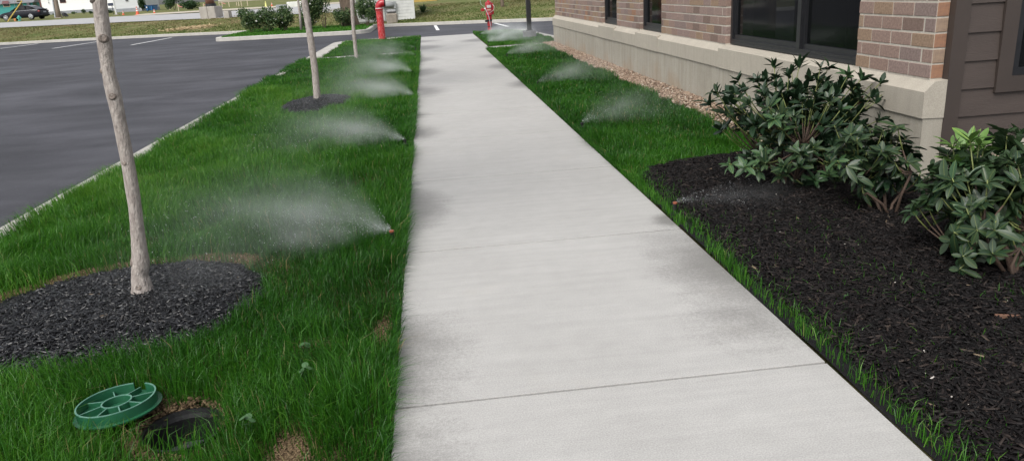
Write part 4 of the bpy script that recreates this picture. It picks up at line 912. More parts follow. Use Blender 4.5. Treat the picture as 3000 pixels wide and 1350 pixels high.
SPR = [(-.33, 4.57, 168, 60, 1.9, .72, 'left lawn sprinkler with orange nozzle nearest the camera'), (-.33, 7.82, 160, 50, 1.9, .8, 'second sprinkler from the camera along the left sidewalk edge'),
       (-.28, 11.42, 155, 52, 2.0, 1.05, 'third sprinkler from the camera along the left sidewalk edge'), (-.36, 14.86, 152, 50, 1.9, 1.25, 'fourth sprinkler from the camera along the left sidewalk edge'),
       (-.34, 19.0, 168, 40, 2.4, .5, 'fifth left sprinkler, just before the cross path'), (-.37, 21.6, 172, 34, 2.2, .35, 'left sprinkler standing just beyond the cross path'),
       (1.55, 8.0, 30, 42, 1.5, .45, 'right lawn sprinkler nearest the mulch bed'), (1.63, 11.9, 22, 42, 1.7, .65, 'second sprinkler along the right lawn from the mulch bed'), (1.72, 17.4, 25, 48, 1.9, .75, 'third sprinkler along the right lawn, near the cross path'),
       (1.66, 21.9, 40, 55, 2.4, 1.1, 'black sprinkler at the corner of the lamp post lawn patch'), (1.72, 26.0, 0, 60, 2.2, .9, 'sprinkler by the red valve post at the sidewalk end'), (3.45, 24.6, 150, 60, 1.9, .7, 'sprinkler right of the lamp post base'),
       (1.50, 4.65, -6, 34, .85, .55, 'small sprinkler with orange nozzle in the mulch bed')]
for i, (x, y, an, hf, R_, D, lab) in enumerate(SPR):
    far = y > 14; sprinkler(x, y, lab, .10 if y < 5 else (.07 if not far else .085), CAPO if y < 5 else BP)
    mist(x, y, an, hf, R_, D, 'white water spray from the '+lab, z=(.118 if y < 5 else .09) if not far else .10, **(dict(a=.12, bq=.1, th0=.01, th1=.07) if R_ < 1 else dict(a=.21, bq=.12, th1=.19)))

# separate drops flying through the nearer sprays
m, n, l, b = newmat('water_drop'); WDROP = m
b.inputs['Base Color'].default_value = (.80, .84, .86, 1); b.inputs['Roughness'].default_value = .15; b.inputs['Specular IOR Level'].default_value = .6
def drops(x, y, ang, half, R_, count, size, label, z=.118, a=.22, bq=.12):
    r_ = R_*rng.uniform(0, 1, count)**1.15*.85+.01; th = R(ang)+R(half)*np.clip(rng.normal(0, .55, count), -1, 1)
    jets = rng.uniform(0, 1, count) < .35; th = np.where(jets, R(ang)+R(half)*rng.choice([-.85, -.5, -.15, .3, .7], count)+rng.normal(0, .03, count), th)
    zc = z+a*r_-bq*r_*r_+rng.normal(0, 1, count)*(.008+.085*r_); k = zc > .02; r_, th, zc = r_[k], th[k], zc[k]
    px_, py_ = x+r_*np.cos(th), y+r_*np.sin(th); nn = len(r_)
    return stuff('water_drops', stone_mesh('water_drops', px_, py_, zc, size*rng.uniform(.4, 1, nn)**1.5, np.ones(nn), WDROP, flat=1.0), label, 'water drops')
drops(-.33, 4.57, 166, 58, 1.8, 1500, .0018, 'flying water drops of the nearest left lawn spray')
drops(-.33, 7.82, 160, 50, 1.9, 1000, .0023, 'flying water drops of the second left lawn spray', z=.09)
drops(1.55, 8.0, 30, 42, 1.4, 500, .0022, 'flying water drops of the nearest right lawn spray', z=.09)
drops(1.50, 4.65, -6, 34, .6, 260, .0014, 'flying water drops of the mulch bed spray', z=.118, a=.12, bq=.1)
# ---- lamp post, standpipe, valve post
BLK = pm('black_paint', (.012, .012, .013), (.022, .022, .024), scale=25, rough=.45); LB_ = Vector((3.09, 23.9, 0))
LP = empty('lamp_post', LB_, 0, 'square black lamp post on a concrete footing behind the building corner', 'lamp post')
MB().bbox((-.19, -.19, -.2), (.19, .19, .21), .015).build('footing', pm('dark_footing', (.17, .17, .175), (.11, .11, .115), scale=6, rough=.9), LP)
MB().bbox((-.10, -.10, .21), (.10, .10, .232), .004).build('base_plate', BLK, LP)
MB().bbox((-.066, -.066, .232), (.066, .066, 5.2), .008).build('shaft', BLK, LP)
MB().bbox((.066, -.03, .75), (.078, .03, 1.05), .003).build('hand_hole_cover', BLK, LP)
MB().bbox((-.5, -.16, 5.2), (.1, .16, 5.3), .01).build('lamp_head', BLK, LP)
RED = pm('red_paint', (.38, .008, .018), (.31, .007, .014), scale=7, rough=.35, coat=.3)
m, n, l, b = newmat('flaking_red_paint'); REDF = m
geo = n.new('ShaderNodeNewGeometry'); q = n.new('ShaderNodeTexNoise'); q.inputs['Scale'].default_value = 26; q.inputs['Detail'].default_value = 5; l.new(geo.outputs['Position'], q.inputs['Vector'])
cr = n.new('ShaderNodeValToRGB'); e = cr.color_ramp.elements; e[0].position = .50; e[0].color = (.40, .008, .014, 1); e[1].position = .62; e[1].color = (.52, .16, .15, 1); l.new(q.outputs[0], cr.inputs[0]); l.new(cr.outputs[0], b.inputs['Base Color']); b.inputs['Roughness'].default_value = .5
SB = Vector((-1.62, 28.2, 0)); k_ = ppm(SB)
SP = empty('standpipe', SB, 0, 'thick red standpipe with an elbow top at the sidewalk end', 'standpipe')
MB().lathe([(.122, -.1), (.122, 1.00)], n=24).build('pipe', REDF, SP, smooth=False)
set_angle(SP.children[0])
MB().lathe([(.122, 1.0), (.142, 1.0), (.142, 1.045), (.128, 1.05)], n=24).build('collar', RED, SP)
MB().lathe([(.128, 1.05), (.132, 1.052), (.132, 1.075), (.128, 1.078)], n=24).build('white_band', pm('white_tape', (.7, .7, .68)), SP)
el = [Vector((0, 0, 1.07))] + [Vector((.15-.15*math.cos(t), -.02*math.sin(t), 1.08+.15*math.sin(t))) for t in np.linspace(0, R(88), 9)] + [Vector((.20, -.02, 1.23))]
set_angle(MB().tube(el, .131, 22).build('elbow', RED, SP), 50)
o = MB().tube([(.195, -.02, 1.23), (.235, -.02, 1.23)], [.135, .128], 20).build('dark_opening', BP, SP)
PB = Vector((2.29, 29.0, 0)); PV = empty('valve_post', PB, 0, 'slim red valve indicator post with a lever box at the sidewalk end', 'valve post')
PV.scale = (1.1, 1.1, 1.0)
set_angle(MB().lathe([(.072, -.1), (.072, .14)], n=18).build('stub', RED, PV)); set_angle(MB().lathe([(.066, .14), (.066, .19)], n=18).build('lower_band', pm('dark_red_band', (.10, .02, .02)), PV))
set_angle(MB().lathe([(.078, .19), (.080, .35), (.088, .56)], n=18).build('post', RED, PV)); set_angle(MB().lathe([(.095, .36), (.095, .42)], n=18).build('black_strap', BP, PV))
MB().bbox((-.150, -.10, .33), (-.06, -.04, .41), .01).build('padlock', BP, PV)
set_angle(MB().lathe([(.09, .56), (.115, .58), (.115, .62), (.10, .64), (.11, .85), (.115, .98), (.10, 1.03), (.05, 1.06), (.045, 1.085), (.0, 1.09)], n=18).build('head', RED, PV))
MB().bbox((-.07, -.125, .83), (.07, -.10, .93), .004).build('indicator_window', pm('pale_indicator', (.62, .60, .58), (.30, .28, .28), scale=40), PV)
MB().bbox((-.06, -.123, .73), (.07, -.10, .79), .004).build('name_plate', pm('worn_plate', (.38, .12, .09), (.5, .3, .25), scale=30), PV)
MB().bbox((.10, -.04, .60), (.16, .04, .99), .008).build('side_rib', RED, PV)
MB().bbox((-.26, -.07, .72), (-.15, .05, .82), .008).build('switch_box', RED, PV); MB().tube([(-.16, -.02, .80), (-.10, -.03, .80)], .03, 8).build('coupling', pm('zinc', (.55, .55, .56), metal=.6, rough=.4), PV)
MB().tube([(-.13, -.08, .86), (-.10, -.12, .76), (-.02, -.14, .52), (.02, -.13, .2), (.04, -.11, -.02)], .012, 7).build('conduit', pm('grey_conduit', (.45, .42, .45)), PV, smooth=True)
MB().tube([(-.13, -.06, .86), (-.24, -.02, .95), (-.27, 0, 1.08), (-.22, .02, 1.18)], .006, 6).build('wire', pm('green_wire', (.45, .6, .5)), PV, smooth=True)
MB().tube([(.13, -.06, .95), (.19, -.05, .86), (.15, -.07, .74), (.02, -.13, .66)], .008, 6).build('seal_wire', pm('pale_wire', (.6, .5, .5)), PV, smooth=True)
MB().lathe([(.012, 1.085), (.012, 1.12), (0, 1.125)], n=8).build('top_nut', RED, PV)
# ================================================================== BACKGROUND
def at(u, v): return hit(u, v)
def gy(u, y):
    v = 60.0
    for _ in range(12):
        p = on_y(u, v, y); z = float(terr(p.x, y)); v += (p.z-z)*ppm(p)
    return Vector((p.x, y, z))
CARY = at(80, 60.5).y+2.2
def leafy(name, c, r, n_, size, label, cat='shrub', group=None, base=None, stems=4, tint=(.15, 1.0), lumps=9, flowers=0, stem_mat=None, mat=HEDGE, label_child=None):
    """a shrub: stems plus an uneven crown of separate leaves; c is the crown's centre"""
    c = Vector(c); b0 = Vector(base) if base is not None else Vector((c.x, c.y, c.z-r[2])); T = empty(name, b0, 0, label, cat, group)
    mb = MB()
    for i in range(stems):
        a = i*2.4; e = c-b0+Vector((math.cos(a)*r[0]*.4, math.sin(a)*r[1]*.4, r[2]*.2)); mb.tube([(math.cos(a)*.05, math.sin(a)*.05, -.05), (e.x*.5, e.y*.5, e.z*.5), tuple(e)], [.02, .014, .006], 5)
    mb.build('stems', stem_mat or BARK2, T)
    P = blob_points(n_, np.array(c-b0), r, .1, lumps, .5); P = P[P[:, 2] > .02]; q = (P[:, 2]-P[:, 2].min())/(np.ptp(P[:, 2])+1e-6)
    o = bpy.data.objects.new('crown', leaf_cloud('crown', P, size*rng.uniform(.7, 1.3, len(P)), np.clip(rng.uniform(*tint, len(P)), 0, 1), mat)); link(o, T)
    if flowers:
        i = rng.integers(0, len(P), flowers); o = bpy.data.objects.new('blossoms', leaf_cloud('blossoms', P[i]*1.02+np.array([0, -.04, .02]), np.full(flowers, size*1.1), np.ones(flowers), pm('white_petals', (.62, .62, .58)), aspect=.9)); link(o, T)
    return T
# ---- hedge island plants
def isl(u, v): p = on_z(u, v, .03); return p
for i, (u, v0, v1, hw, lab, fl) in enumerate([(735, 32, 90, 34, 'leftmost rose bush on the hedge island', 14), (790, 22, 88, 40, 'tallest rose bush of the left clump on the hedge island', 26), (835, 26, 84, 30, 'rose bush just left of the thin island sapling', 16),
        (905, 4, 80, 26, 'rose bush right of the thin island sapling', 16), (950, -25, 80, 36, 'tall dark rose bush on the left side of the thick tree trunk', 26), (1010, 20, 76, 24, 'low leafy bush at the foot of the thick tree trunk', 4), (1078, -6, 74, 28, 'rose bush between the thick tree trunk and the red standpipe', 22)]):
    y = 41.5 if u < 1060 else 40.6
    p = on_y(u, 80, y); k = ppm((p.x, y, .5)); top = on_y(u, v0, y).z; h = max(top, .5)
    leafy('rose_bush', (p.x, y, .05+h*.55), (hw/k*1.22, .8, h*.56), 3400 if u != 1010 else 1500, .10, lab, 'shrub', 'rose bushes on the hedge island', base=(p.x, y, .02), flowers=fl, lumps=11)
p = on_y(882, 87, 40.3); 
def sapling(name, base, top_uv, y, r, label, crown=None):
    q = on_y(*top_uv, y); T = empty(name, base, 0, label, 'tree'); d = q-Vector(base); e = d+d.normalized()*2.6
    MB().tube([(0, 0, -.05), tuple(d*.5+Vector((.02, 0, 0))), tuple(d), tuple(e)], [r*1.15, r, r*.9, r*.4], 8).build('trunk', BARK if r < .2 else BARK2, T, smooth=True)
    if crown: o = bpy.data.objects.new('crown', leaf_cloud('crown', blob_points(crown[0], np.array(e)+np.array([0, 0, crown[2]]), crown[1], .1, 12, .5), rng.uniform(.09, .15, crown[0]), rng.uniform(.1, .8, crown[0]), HEDGE)); link(o, T)
    return T
sapling('island_sapling', (p.x, 40.3, .02), (873, 0), 40.3, .06, 'thin pale sapling growing on the hedge island', (1500, (1.0, 1.0, 1.3), -.9))
p = on_y(1027, 70, 42.3); T = empty('old_tree', (p.x, 42.3, .02), 0, 'thick brown tree trunk behind the rose bushes on the island', 'tree')
k = ppm((p.x, 42.3, 1)); MB().tube([(0, 0, -.1), (0, 0, .12), (-.02, 0, .5), (-.06, 0, 1.6), (-.1, 0, 4.5)], [30/k, 27/k, 23/k, 22/k, 19/k], 14).build('trunk', BARK2, T, smooth=True)
o = bpy.data.objects.new('crown', leaf_cloud('crown', blob_points(5000, np.array([-.1, 0, 7.0]), (3.2, 3.2, 2.4), .1, 18, .45), rng.uniform(.14, .22, 5000), rng.uniform(.1, .8, 5000), HEDGE)); link(o, T)
for i in range(6):
    a = i*1.05; MB().tube([(-.1, 0, 4.2), (math.cos(a)*1.0, math.sin(a)*1.0, 5.6), (math.cos(a)*1.9, math.sin(a)*1.9, 7.2)], [.16, .1, .04], 6).build('limb', BARK2, T)
# dark mulch under the roses
MB().prism([(-9.0, 43.9), (-9.2, 41.3), (-7.5, 40.2), (-5.5, 39.7), (-3.5, 39.6), (-2.95, 40.6), (-2.95, 42.3)], 0, .035).build('hedge_mulch', MULCHG, kind='structure')
x, y = scatter(-9, -3, 39.7, 43.5, 60); n_ = len(x)
# ---- white shed with clapboards, clutter beside it
WHT = pm('white_clapboard', (.72, .72, .69), (.60, .60, .57), scale=3, rough=.7); SHB = at(1212, 55)
SHD = empty('white_shed', SHB, 0, 'white clapboard shed corner behind the far kerb', 'shed'); k = ppm(SHB); w_ = 190/k
MB().box((-w_, .03, -.1), (0, 2.6, 2.8)).build('wall', WHT, SHD)
for i in range(17):
    z = -.02+i*.165; V = []
    for x_ in (-w_, .01): V += [(x_, -.018, z), (x_, .004, z+.17), (x_, .03, z+.17), (x_, .03, z)]
    MB().add(V, [(3, 2, 1, 0), (4, 5, 6, 7), (0, 4, 5, 1), (1, 5, 6, 2), (2, 6, 7, 3), (3, 7, 4, 0)]).build('clapboard', WHT, SHD)
MB().box((-.01, -.03, -.08), (.09, .06, 2.8)).build('corner_board', WHT, SHD); MB().box((-w_-.2, -.3, 2.8), (.3, 2.9, 2.9)).build('roof', pm('shed_roof', (.12, .11, .1)), SHD)
def blockthing(name, uv, wpx, hpx, dep, mat, label, cat, group=None, rz=0, e=.03):
    b = at(*uv); k = ppm(b); o = empty(name, b, rz, label, cat, group); w2 = wpx/k/2; h = hpx/k
    MB().bbox((-w2, -dep/2, -.05), (w2, dep/2, h), e).build('body', mat, o); return o, w2, h, k
RUB = pm('rough_concrete', (.33, .29, .24), (.24, .21, .17), scale=5, rough=.95, bump=.8)
o, w2, h, k = blockthing('concrete_chunk', (1150, 68), 32, 27, .5, RUB, 'weathered concrete block standing against the white shed', 'block', e=.06)
MB().bbox((-.28, -.2, h+.0), (.28, .2, h+.20), .09).build('broken_top', pm('grey_rubble', (.30, .30, .30), (.22, .22, .22), scale=6, bump=.6), o)
b = at(1147, 62); b.y -= .1; o = empty('gas_meter', b, 0, 'grey cylindrical meter tank mounted beside the shed', 'meter'); GM = pm('grey_enamel', (.36, .37, .37), (.3, .31, .31), rough=.5)
MB().tube([(-.4, -.05, .84), (.22, -.05, .84)], .13, 14).build('tank', GM, o, smooth=True); MB().bbox((.20, -.12, .62), (.34, .06, 1.0), .02).build('valve_box', GM, o); MB().tube([(.27, 0, -.05), (.27, 0, .65)], .03, 8).build('pipe', GM, o); MB().tube([(-.3, 0, -.05), (-.3, 0, .75)], .03, 8).build('pipe', GM, o)
# yucca
b = at(1240, 40); T = empty('spiky_plant', b, 0, 'dark spiky yucca clump right of the white shed', 'plant'); mb = MB()
YUC = pm('yucca_leaf', (.035, .075, .03), (.06, .11, .04), scale=5)
for i in range(70):
    a = random.uniform(0, 6.28); el = random.uniform(.25, 1.35); L = random.uniform(.45, .72); d = Vector((math.cos(a)*math.cos(el), math.sin(a)*math.cos(el), math.sin(el))); s_ = Vector((-math.sin(a), math.cos(a), 0))*.03
    o0 = Vector((0, 0, .02)); MB().add([o0-s_, o0+s_, o0+d*L*.5+s_*.9, o0+d*L*.5-s_*.9, o0+d*L+Vector((0, 0, -.06*L))], [(0, 1, 2, 3), (3, 2, 4)]).build('leaf', YUC, T)
b = at(1472, 22); T = empty('lawn_tree', b, 0, 'slender tree trunk rising from the far right lawn', 'tree'); k = ppm(b)
MB().tube([(0, 0, -.1), (0, 0, .15), (0, 0, 1.2), (.02, 0, 3.0)], [6.5/k, 5.2/k, 4.8/k, 4.2/k], 10).build('trunk', BARK2, T, smooth=True)
o = bpy.data.objects.new('crown', leaf_cloud('crown', blob_points(2500, np.array([0, 0, 4.2]), (1.5, 1.5, 1.4), .1, 12, .5), rng.uniform(.1, .16, 2500), rng.uniform(.1, .8, 2500), HEDGE)); link(o, T)
tag(MB().bbox((-.8, -.15, -.05), (.9, .15, .28), .03).build('yellow_pile', pm('yellow_boards', (.50, .34, .08), (.4, .27, .07)), loc=at(1245, 5)), 'low yellow stack at the top edge beyond the yucca', 'stack')

# ---- across the road
def house(uL, uR, vbase, label, wallmat, depth=7, hgt=3.4, found=None, fh=.5, name='house'):
    a_, b_ = at(uL, vbase), None; p = on_y(uR, 0, a_.y); W_ = p.x-a_.x; o = empty(name, a_, 0, label, 'house')
    if found: MB().box((-.02, -.02, -.6), (W_+.02, depth, fh)).build('foundation', found, o)
    MB().box((0, .04, fh if found else -.4), (W_, depth-.05, hgt)).build('wall', wallmat, o)
    rf = MB().add([(-.5, -.5, hgt+.003), (W_+.5, -.5, hgt+.003), (W_+.5, depth+.5, hgt+.003), (-.5, depth+.5, hgt+.003), (-.5, depth/2, hgt+2.2), (W_+.5, depth/2, hgt+2.2)], [(0, 1, 5, 4), (2, 3, 4, 5), (0, 4, 3), (1, 2, 5), (0, 3, 2, 1)]).build('roof', pm('grey_shingle', (.20, .20, .21), (.14, .14, .15), scale=4), o)
    return o, W_, ppm(a_), a_
def win(o, k, org, uL, uR, vT, vB, frame, pane, y=-.03, dz=0):
    A_, B_ = on_y(uL, vB, org.y), on_y(uR, vT, org.y); x0, x1, z0, z1 = A_.x-org.x, B_.x-org.x, min(A_.z, B_.z)-org.z, max(A_.z, B_.z)-org.z; t = .09
    f = MB().box((x0, y, z0), (x0+t, .06, z1)).box((x1-t, y, z0), (x1, .06, z1)).box((x0+t, y, z0), (x1-t, .06, z0+t)).box((x0+t, y, z1-t), (x1-t, .06, z1)).build('window', frame, o)
    MB().box((x0+t, 0, z0+t), (x1-t, .055, z1-t)).build('pane', pane, f); return f
TEAL = pm('teal_siding', (.05, .30, .28), (.04, .25, .24), scale=2, rough=.7, stretch=(.3, .3, 6)); DPANE = pm('dark_pane', (.02, .012, .012), rough=.15); CREAM = pm('cream_frame', (.62, .58, .40)); WALLW = pm('white_house_wall', (.86, .86, .85), (.82, .82, .81), scale=2, rough=.6)
GB = pm('grey_block', (.30, .31, .33), (.24, .25, .27), scale=3, rough=.9)
FD = {}
o, W_, k, g0 = house(-90, 92, 56, 'teal house with a cream framed window at the left edge', TEAL, hgt=3.05); win(o, k, g0, 10, 28, 10, 22, CREAM, DPANE); win(o, k, g0, 52, 63, 2, 19, pm('ochre_frame', (.35, .28, .08)), DPANE)
A_ = on_y(7, 4, g0.y)-g0; B_ = on_y(27, 11, g0.y)-g0; MB().add([(A_.x, -.02, A_.z), (B_.x, -.02, A_.z), (B_.x+.1, -.45, B_.z), (A_.x-.1, -.45, B_.z), (A_.x, .03, A_.z), (B_.x, .03, A_.z), (B_.x+.1, -.4, B_.z-.05), (A_.x-.1, -.4, B_.z-.05)], [(0, 1, 2, 3), (7, 6, 5, 4), (0, 3, 7, 4), (1, 5, 6, 2), (3, 2, 6, 7), (0, 4, 5, 1)]).build('awning', pm('maroon_awning', (.10, .015, .02)), o)
A_ = on_y(40, 3, g0.y)-g0; MB().tube([(A_.x, -.06, A_.z), (A_.x+.03, -.06, .0)], .045, 8).build('downspout', pm('pale_spout', (.5, .6, .58)), o)
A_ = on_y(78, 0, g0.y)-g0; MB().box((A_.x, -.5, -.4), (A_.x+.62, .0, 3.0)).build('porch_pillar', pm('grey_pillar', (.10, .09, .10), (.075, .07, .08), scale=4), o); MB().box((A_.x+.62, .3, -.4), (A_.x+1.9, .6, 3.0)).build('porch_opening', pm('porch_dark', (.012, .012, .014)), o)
o, W_, k, g1 = house(128, 336, 45, 'plain white house behind the leaning utility pole', WALLW, hgt=3.9, found=GB, fh=.62); win(o, k, g1, 176, 190, -8, 10, pm('maroon_frame', (.14, .03, .03)), DPANE)
MB().box((-.28, -.06, -.3), (-.002, .3, 3.9)).build('corner_chimney', pm('red_brick_corner', (.16, .06, .05), (.11, .045, .04), scale=8), o)
A_ = on_y(143, 9, g1.y)-g1; MB().lathe([(.10, -.05), (.10, .14), (.06, .2), (0, .2)], (A_.x, -.02, A_.z), 10, Matrix.Rotation(R(90), 3, 'X')).build('electric_meter', GM, o); MB().tube([(A_.x, -.03, A_.z+.1), (A_.x, -.03, A_.z+1.3)], .03, 6).build('meter_pipe', pm('light_pipe', (.6, .6, .6)), o)
GREYS = pm('pale_grey_siding', (.60, .61, .62), (.54, .55, .56), scale=2, rough=.7, stretch=(.3, .3, 7))
o, W_, k, g2 = house(338, 411, 38, 'pale grey sided house left of the blue dumpster', GREYS, hgt=3.6, found=GB, fh=.45); A_ = on_y(408, 0, g2.y)-g2; MB().tube([(A_.x, -.05, 3.5), (A_.x+.02, -.05, .1)], .05, 8).build('downspout', pm('white_spout', (.7, .7, .7)), o)
A_ = on_y(368, 4, g2.y)-g2; MB().box((A_.x, -.06, A_.z), (A_.x+.3, .03, A_.z+.4)).build('vent', pm('dark_vent', (.08, .08, .09)), o)
ACM = pm('grey_condenser', (.24, .25, .27), (.18, .19, .2), scale=8, rough=.6)
for (uv, wp, hp, lab) in (((384, 34.5), 24, 15, 'large grey air conditioner beside the pale grey house'), ((348, 37), 9, 14, 'small grey air conditioner by the leaning white post')):
    b = at(*uv); k = ppm(b); o = empty('air_conditioner', b, 0, lab, 'air conditioner'); w2, h = wp/k/2, hp/k
    MB().bbox((-w2, -.45, .06), (w2, .45, h), .03).build('cabinet', ACM, o); MB().box((-w2-.1, -.55, -.08), (w2+.1, .55, .055)).build('pad', RUB, o)
    for i in range(6): z = .15+(h-.25)*i/5; MB().box((-w2+.06, -.465, z), (w2-.06, -.452, z+.03)).build('louvre', pm('dark_louvre', (.06, .06, .07)), o)
    MB().lathe([(min(w2, .42), h), (min(w2, .42), h+.03), (0, h+.035)], n=16).build('fan_guard', pm('dark_louvre', (.06, .06, .07)), o)
# foundation shrubs
for (u, v, hp, wp, t, lab) in ((135, 47, 14, 10, (.6, 1), 'yellow green shrub at the left corner of the white house'), (163, 46, 8, 7, (.05, .5), 'low dark shrub left of the utility pole'), (218, 43, 9, 9, (.3, .9), 'first small shrub right of the utility pole'),
        (245, 42, 14, 8, (.2, .7), 'taller grey green shrub along the white house base'), (268, 41, 7, 6, (.05, .4), 'tiny dark shrub left of the near tree trunk line'), (322, 40, 10, 10, (.0, .3), 'dark round shrub left of the leaning white post')):
    b = at(u, v); k = ppm(b); leafy('foundation_shrub', (b.x, b.y, b.z+hp/k*.5), (wp/k, .5, hp/k*.55), 350, .13, lab, 'shrub', 'shrubs along the white house', base=b, stems=3, tint=t)
for (u, v, hp, wp, lab) in ((418, 34, 44, 12, 'dark leafy bush between the grey house and the dumpster'), (112, 50, 46, 9, 'dark foliage in the porch gap between the two houses'), (512, 31, 44, 30, 'broad dark bush behind the survey stakes, left half'), (556, 29, 36, 28, 'broad dark bush behind the survey stakes, right half')):
    b = at(u, v); k = ppm(b); leafy('leafy_bush', (b.x, b.y, b.z+hp/k*.5), (wp/k, .9, hp/k*.55), 1500, .17, lab, 'bush', 'bushes across the road', base=b, stems=4, tint=(0, .55))
# utility pole, guard, leaning post
b = at(173, 54); k = ppm(b); t_ = on_y(162, 0, b.y)-b; WOODP = pm('weathered_pole', (.26, .21, .165), (.18, .145, .115), scale=4, rough=.9, stretch=(5, 5, .5), bump=.4)
o = empty('utility_pole', b, 0, 'weathered wooden utility pole across the road', 'utility pole'); MB().tube([(0, 0, -.2), tuple(t_*.5), tuple(t_), tuple(t_*2.4)], [8/k, 6.4/k, 6/k, 5/k], 12).build('pole', WOODP, o, smooth=True)
MB().tube([(-.28, -.22, -.1), tuple(t_+Vector((-.2, -.2, 0)))], .07, 7).build('conduit', pm('light_conduit', (.50, .52, .56)), o); MB().box((-.32, -.32, -.1), (.35, .1, .10)).build('base_debris', RUB, o)
b = gy(22.5, CARY-2.4); t_ = on_y(64.5, 4, b.y)-b; o = empty('guy_guard', b, 0, 'slanting yellow guy wire guard in front of the black car', 'guy wire guard'); YEL = pm('yellow_guard', (.62, .44, .10), (.55, .40, .1))
MB().tube([(0, 0, 0), tuple(t_)], .055, 8).build('guard', YEL, o); MB().tube([tuple(t_), tuple(t_*3)], .012, 5).build('wire', pm('steel_wire', (.3, .3, .3), metal=.8, rough=.4), o)
b = at(342, 45); t_ = on_y(331, 0, b.y)-b; o = empty('leaning_post', b, 0, 'leaning white post with a dark blue sign by the white house', 'post'); k = ppm(b)
MB().tube([(0, 0, -.1), tuple(t_), tuple(t_*1.4)], .085, 8).build('shaft', pm('white_post', (.70, .70, .70)), o); MB().box((-.2, -.2, -.1), (.25, .2, .07)).build('foot', RUB, o)
A_ = on_y(324, 14, b.y)-b; MB().bbox((A_.x-7/k, -.08, A_.z-4/k), (A_.x+8/k, -.03, A_.z+4/k), .02).build('sign', pm('navy_sign', (.035, .045, .085)), o); MB().tube([(A_.x+3/k, -.03, A_.z), (A_.x+4/k, -.03, -.02-.0)], .03, 6).build('sign_post', BP, o)
# black slumped object at the pole
b = at(191, 51); k = ppm(b); o = empty('black_bag', b, 0, 'black slumped bag like object leaning against the utility pole', 'bag'); s = 1/k
MB().add([(-9*s, -.1, 17*s), (-6*s, -.25, 10*s), (-3*s, -.3, 1*s), (2*s, -.25, 4*s), (9*s, -.2, 1*s), (10*s, -.1, 5*s), (2*s, -.2, 13*s), (-8*s, .2, 16*s), (-5*s, .25, 2*s), (9*s, .2, 2*s), (3*s, .25, 11*s)],
         [(0, 1, 6), (1, 2, 3), (1, 3, 6), (3, 4, 5), (3, 5, 6), (0, 6, 10, 7), (6, 5, 9, 10), (7, 10, 9, 8), (0, 7, 8, 2, 1), (2, 8, 9, 4, 3), (4, 9, 5)]).build('sack', BP, o); MB().tube([(4*s, -.2, 2*s), (4*s, -.2, -3*s)], 1.2*s, 6).build('leg', BP, o)
# hydrant with its orange plug
b = gy(58, CARY-2.2); k = ppm(b); HT = pm('turquoise_paint', (.10, .47, .40), (.08, .40, .35), rough=.4); o = empty('fire_hydrant', b, 0, 'turquoise fire hydrant in front of the black car', 'hydrant'); h = 16/k
MB().lathe([(.14, -.03), (.14, .04), (.11, .05), (.11, h*.66), (.15, h*.67), (.15, h*.72), (.12, h*.76), (.09, h*.88), (.03, h*.93), (.03, h), (0, h)], n=14).build('barrel', HT, o, smooth=False)
for s_ in (-1, 1): MB().tube([(s_*.09, 0, h*.52), (s_*.21, 0, h*.52)], .062, 10).build('nozzle_cap', HT, o)
MB().tube([(0, -.09, h*.45), (0, -.2, h*.45)], .08, 10).build('pumper_cap', HT, o)
tag(MB().add([(-.2, -.1, 0), (-.05, -.12, .02), (.0, -.1, .28), (-.22, -.08, .3), (-.18, .06, 0), (-.05, .06, 0), (-.02, .05, .26), (-.2, .05, .28)], [(0, 1, 2, 3), (4, 7, 6, 5), (0, 4, 5, 1), (1, 5, 6, 2), (2, 6, 7, 3), (3, 7, 4, 0)]).build('orange_marker', pm('faded_orange', (.60, .22, .07)), loc=gy(49, CARY-2.2)), 'small faded orange marker beside the turquoise hydrant', 'marker')
# traffic cones, dumpster, stakes
CO = pm('cone_orange', (.72, .13, .06), (.62, .11, .05)); CW_ = pm('cone_white', (.75, .73, .72)); CYEL = pm('cone_yellow', (.70, .70, .25))
def cone(u, v, hp, lab, mat=CO, stripe=True):
    b = at(u, v); k = ppm(b); h = hp/k; r_ = h*.2; o = empty('traffic_cone', b, 0, lab, 'traffic cone', 'traffic cones across the road')
    MB().box((-r_*1.25, -r_*1.25, -.03), (r_*1.25, r_*1.25, .05)).build('base', mat, o); MB().lathe([(r_, .05), (r_*.18, h)], n=12).build('body', mat, o)
    if stripe:
        f = lambda t: r_+(r_*.18-r_)*t+.006; 
        for t0, t1 in ((.42, .58), (.70, .80)): MB().lathe([(f(t0), .05+(h-.05)*t0), (f(t1), .05+(h-.05)*t1)], n=12).build('stripe', CW_, o)
cone(362, 45, 12, 'small orange traffic cone left of the tall cone'); cone(404, 45, 24, 'tall orange and white traffic cone across the road'); cone(453.5, 43, 15, 'orange cone in front of the blue dumpster')
cone(780, 24, 19, 'pale yellow cone showing above the rose bushes', CYEL, False); cone(797, 20, 12, 'faded orange cone beside the pale yellow cone')
b = at(446, 34); k = ppm(b); o = empty('dumpster', b, 0, 'small blue dumpster behind the traffic cones', 'dumpster'); BLU = pm('blue_steel', (.025, .12, .30), (.03, .15, .36), scale=5, rough=.5); a_, h = 12.5/k, 16/k
MB().add([(-a_*.9, -.5, .1), (a_*.9, -.5, .1), (a_*.9, .5, .1), (-a_*.9, .5, .1), (-a_, -.7, h), (a_, -.7, h), (a_, .7, h), (-a_, .7, h)], [(0, 3, 2, 1), (0, 1, 5, 4), (1, 2, 6, 5), (2, 3, 7, 6), (3, 0, 4, 7), (4, 5, 6, 7)]).build('bin', BLU, o); MB().box((-a_*1.06, -.76, h), (a_*1.06, .76, h+.07)).build('lid', pm('dark_blue_lid', (.03, .06, .14)), o)
for i in (-.5, .5): MB().box((a_*i-.05, -.74, .1), (a_*i+.05, -.6, h-.05)).build('rib', BLU, o)
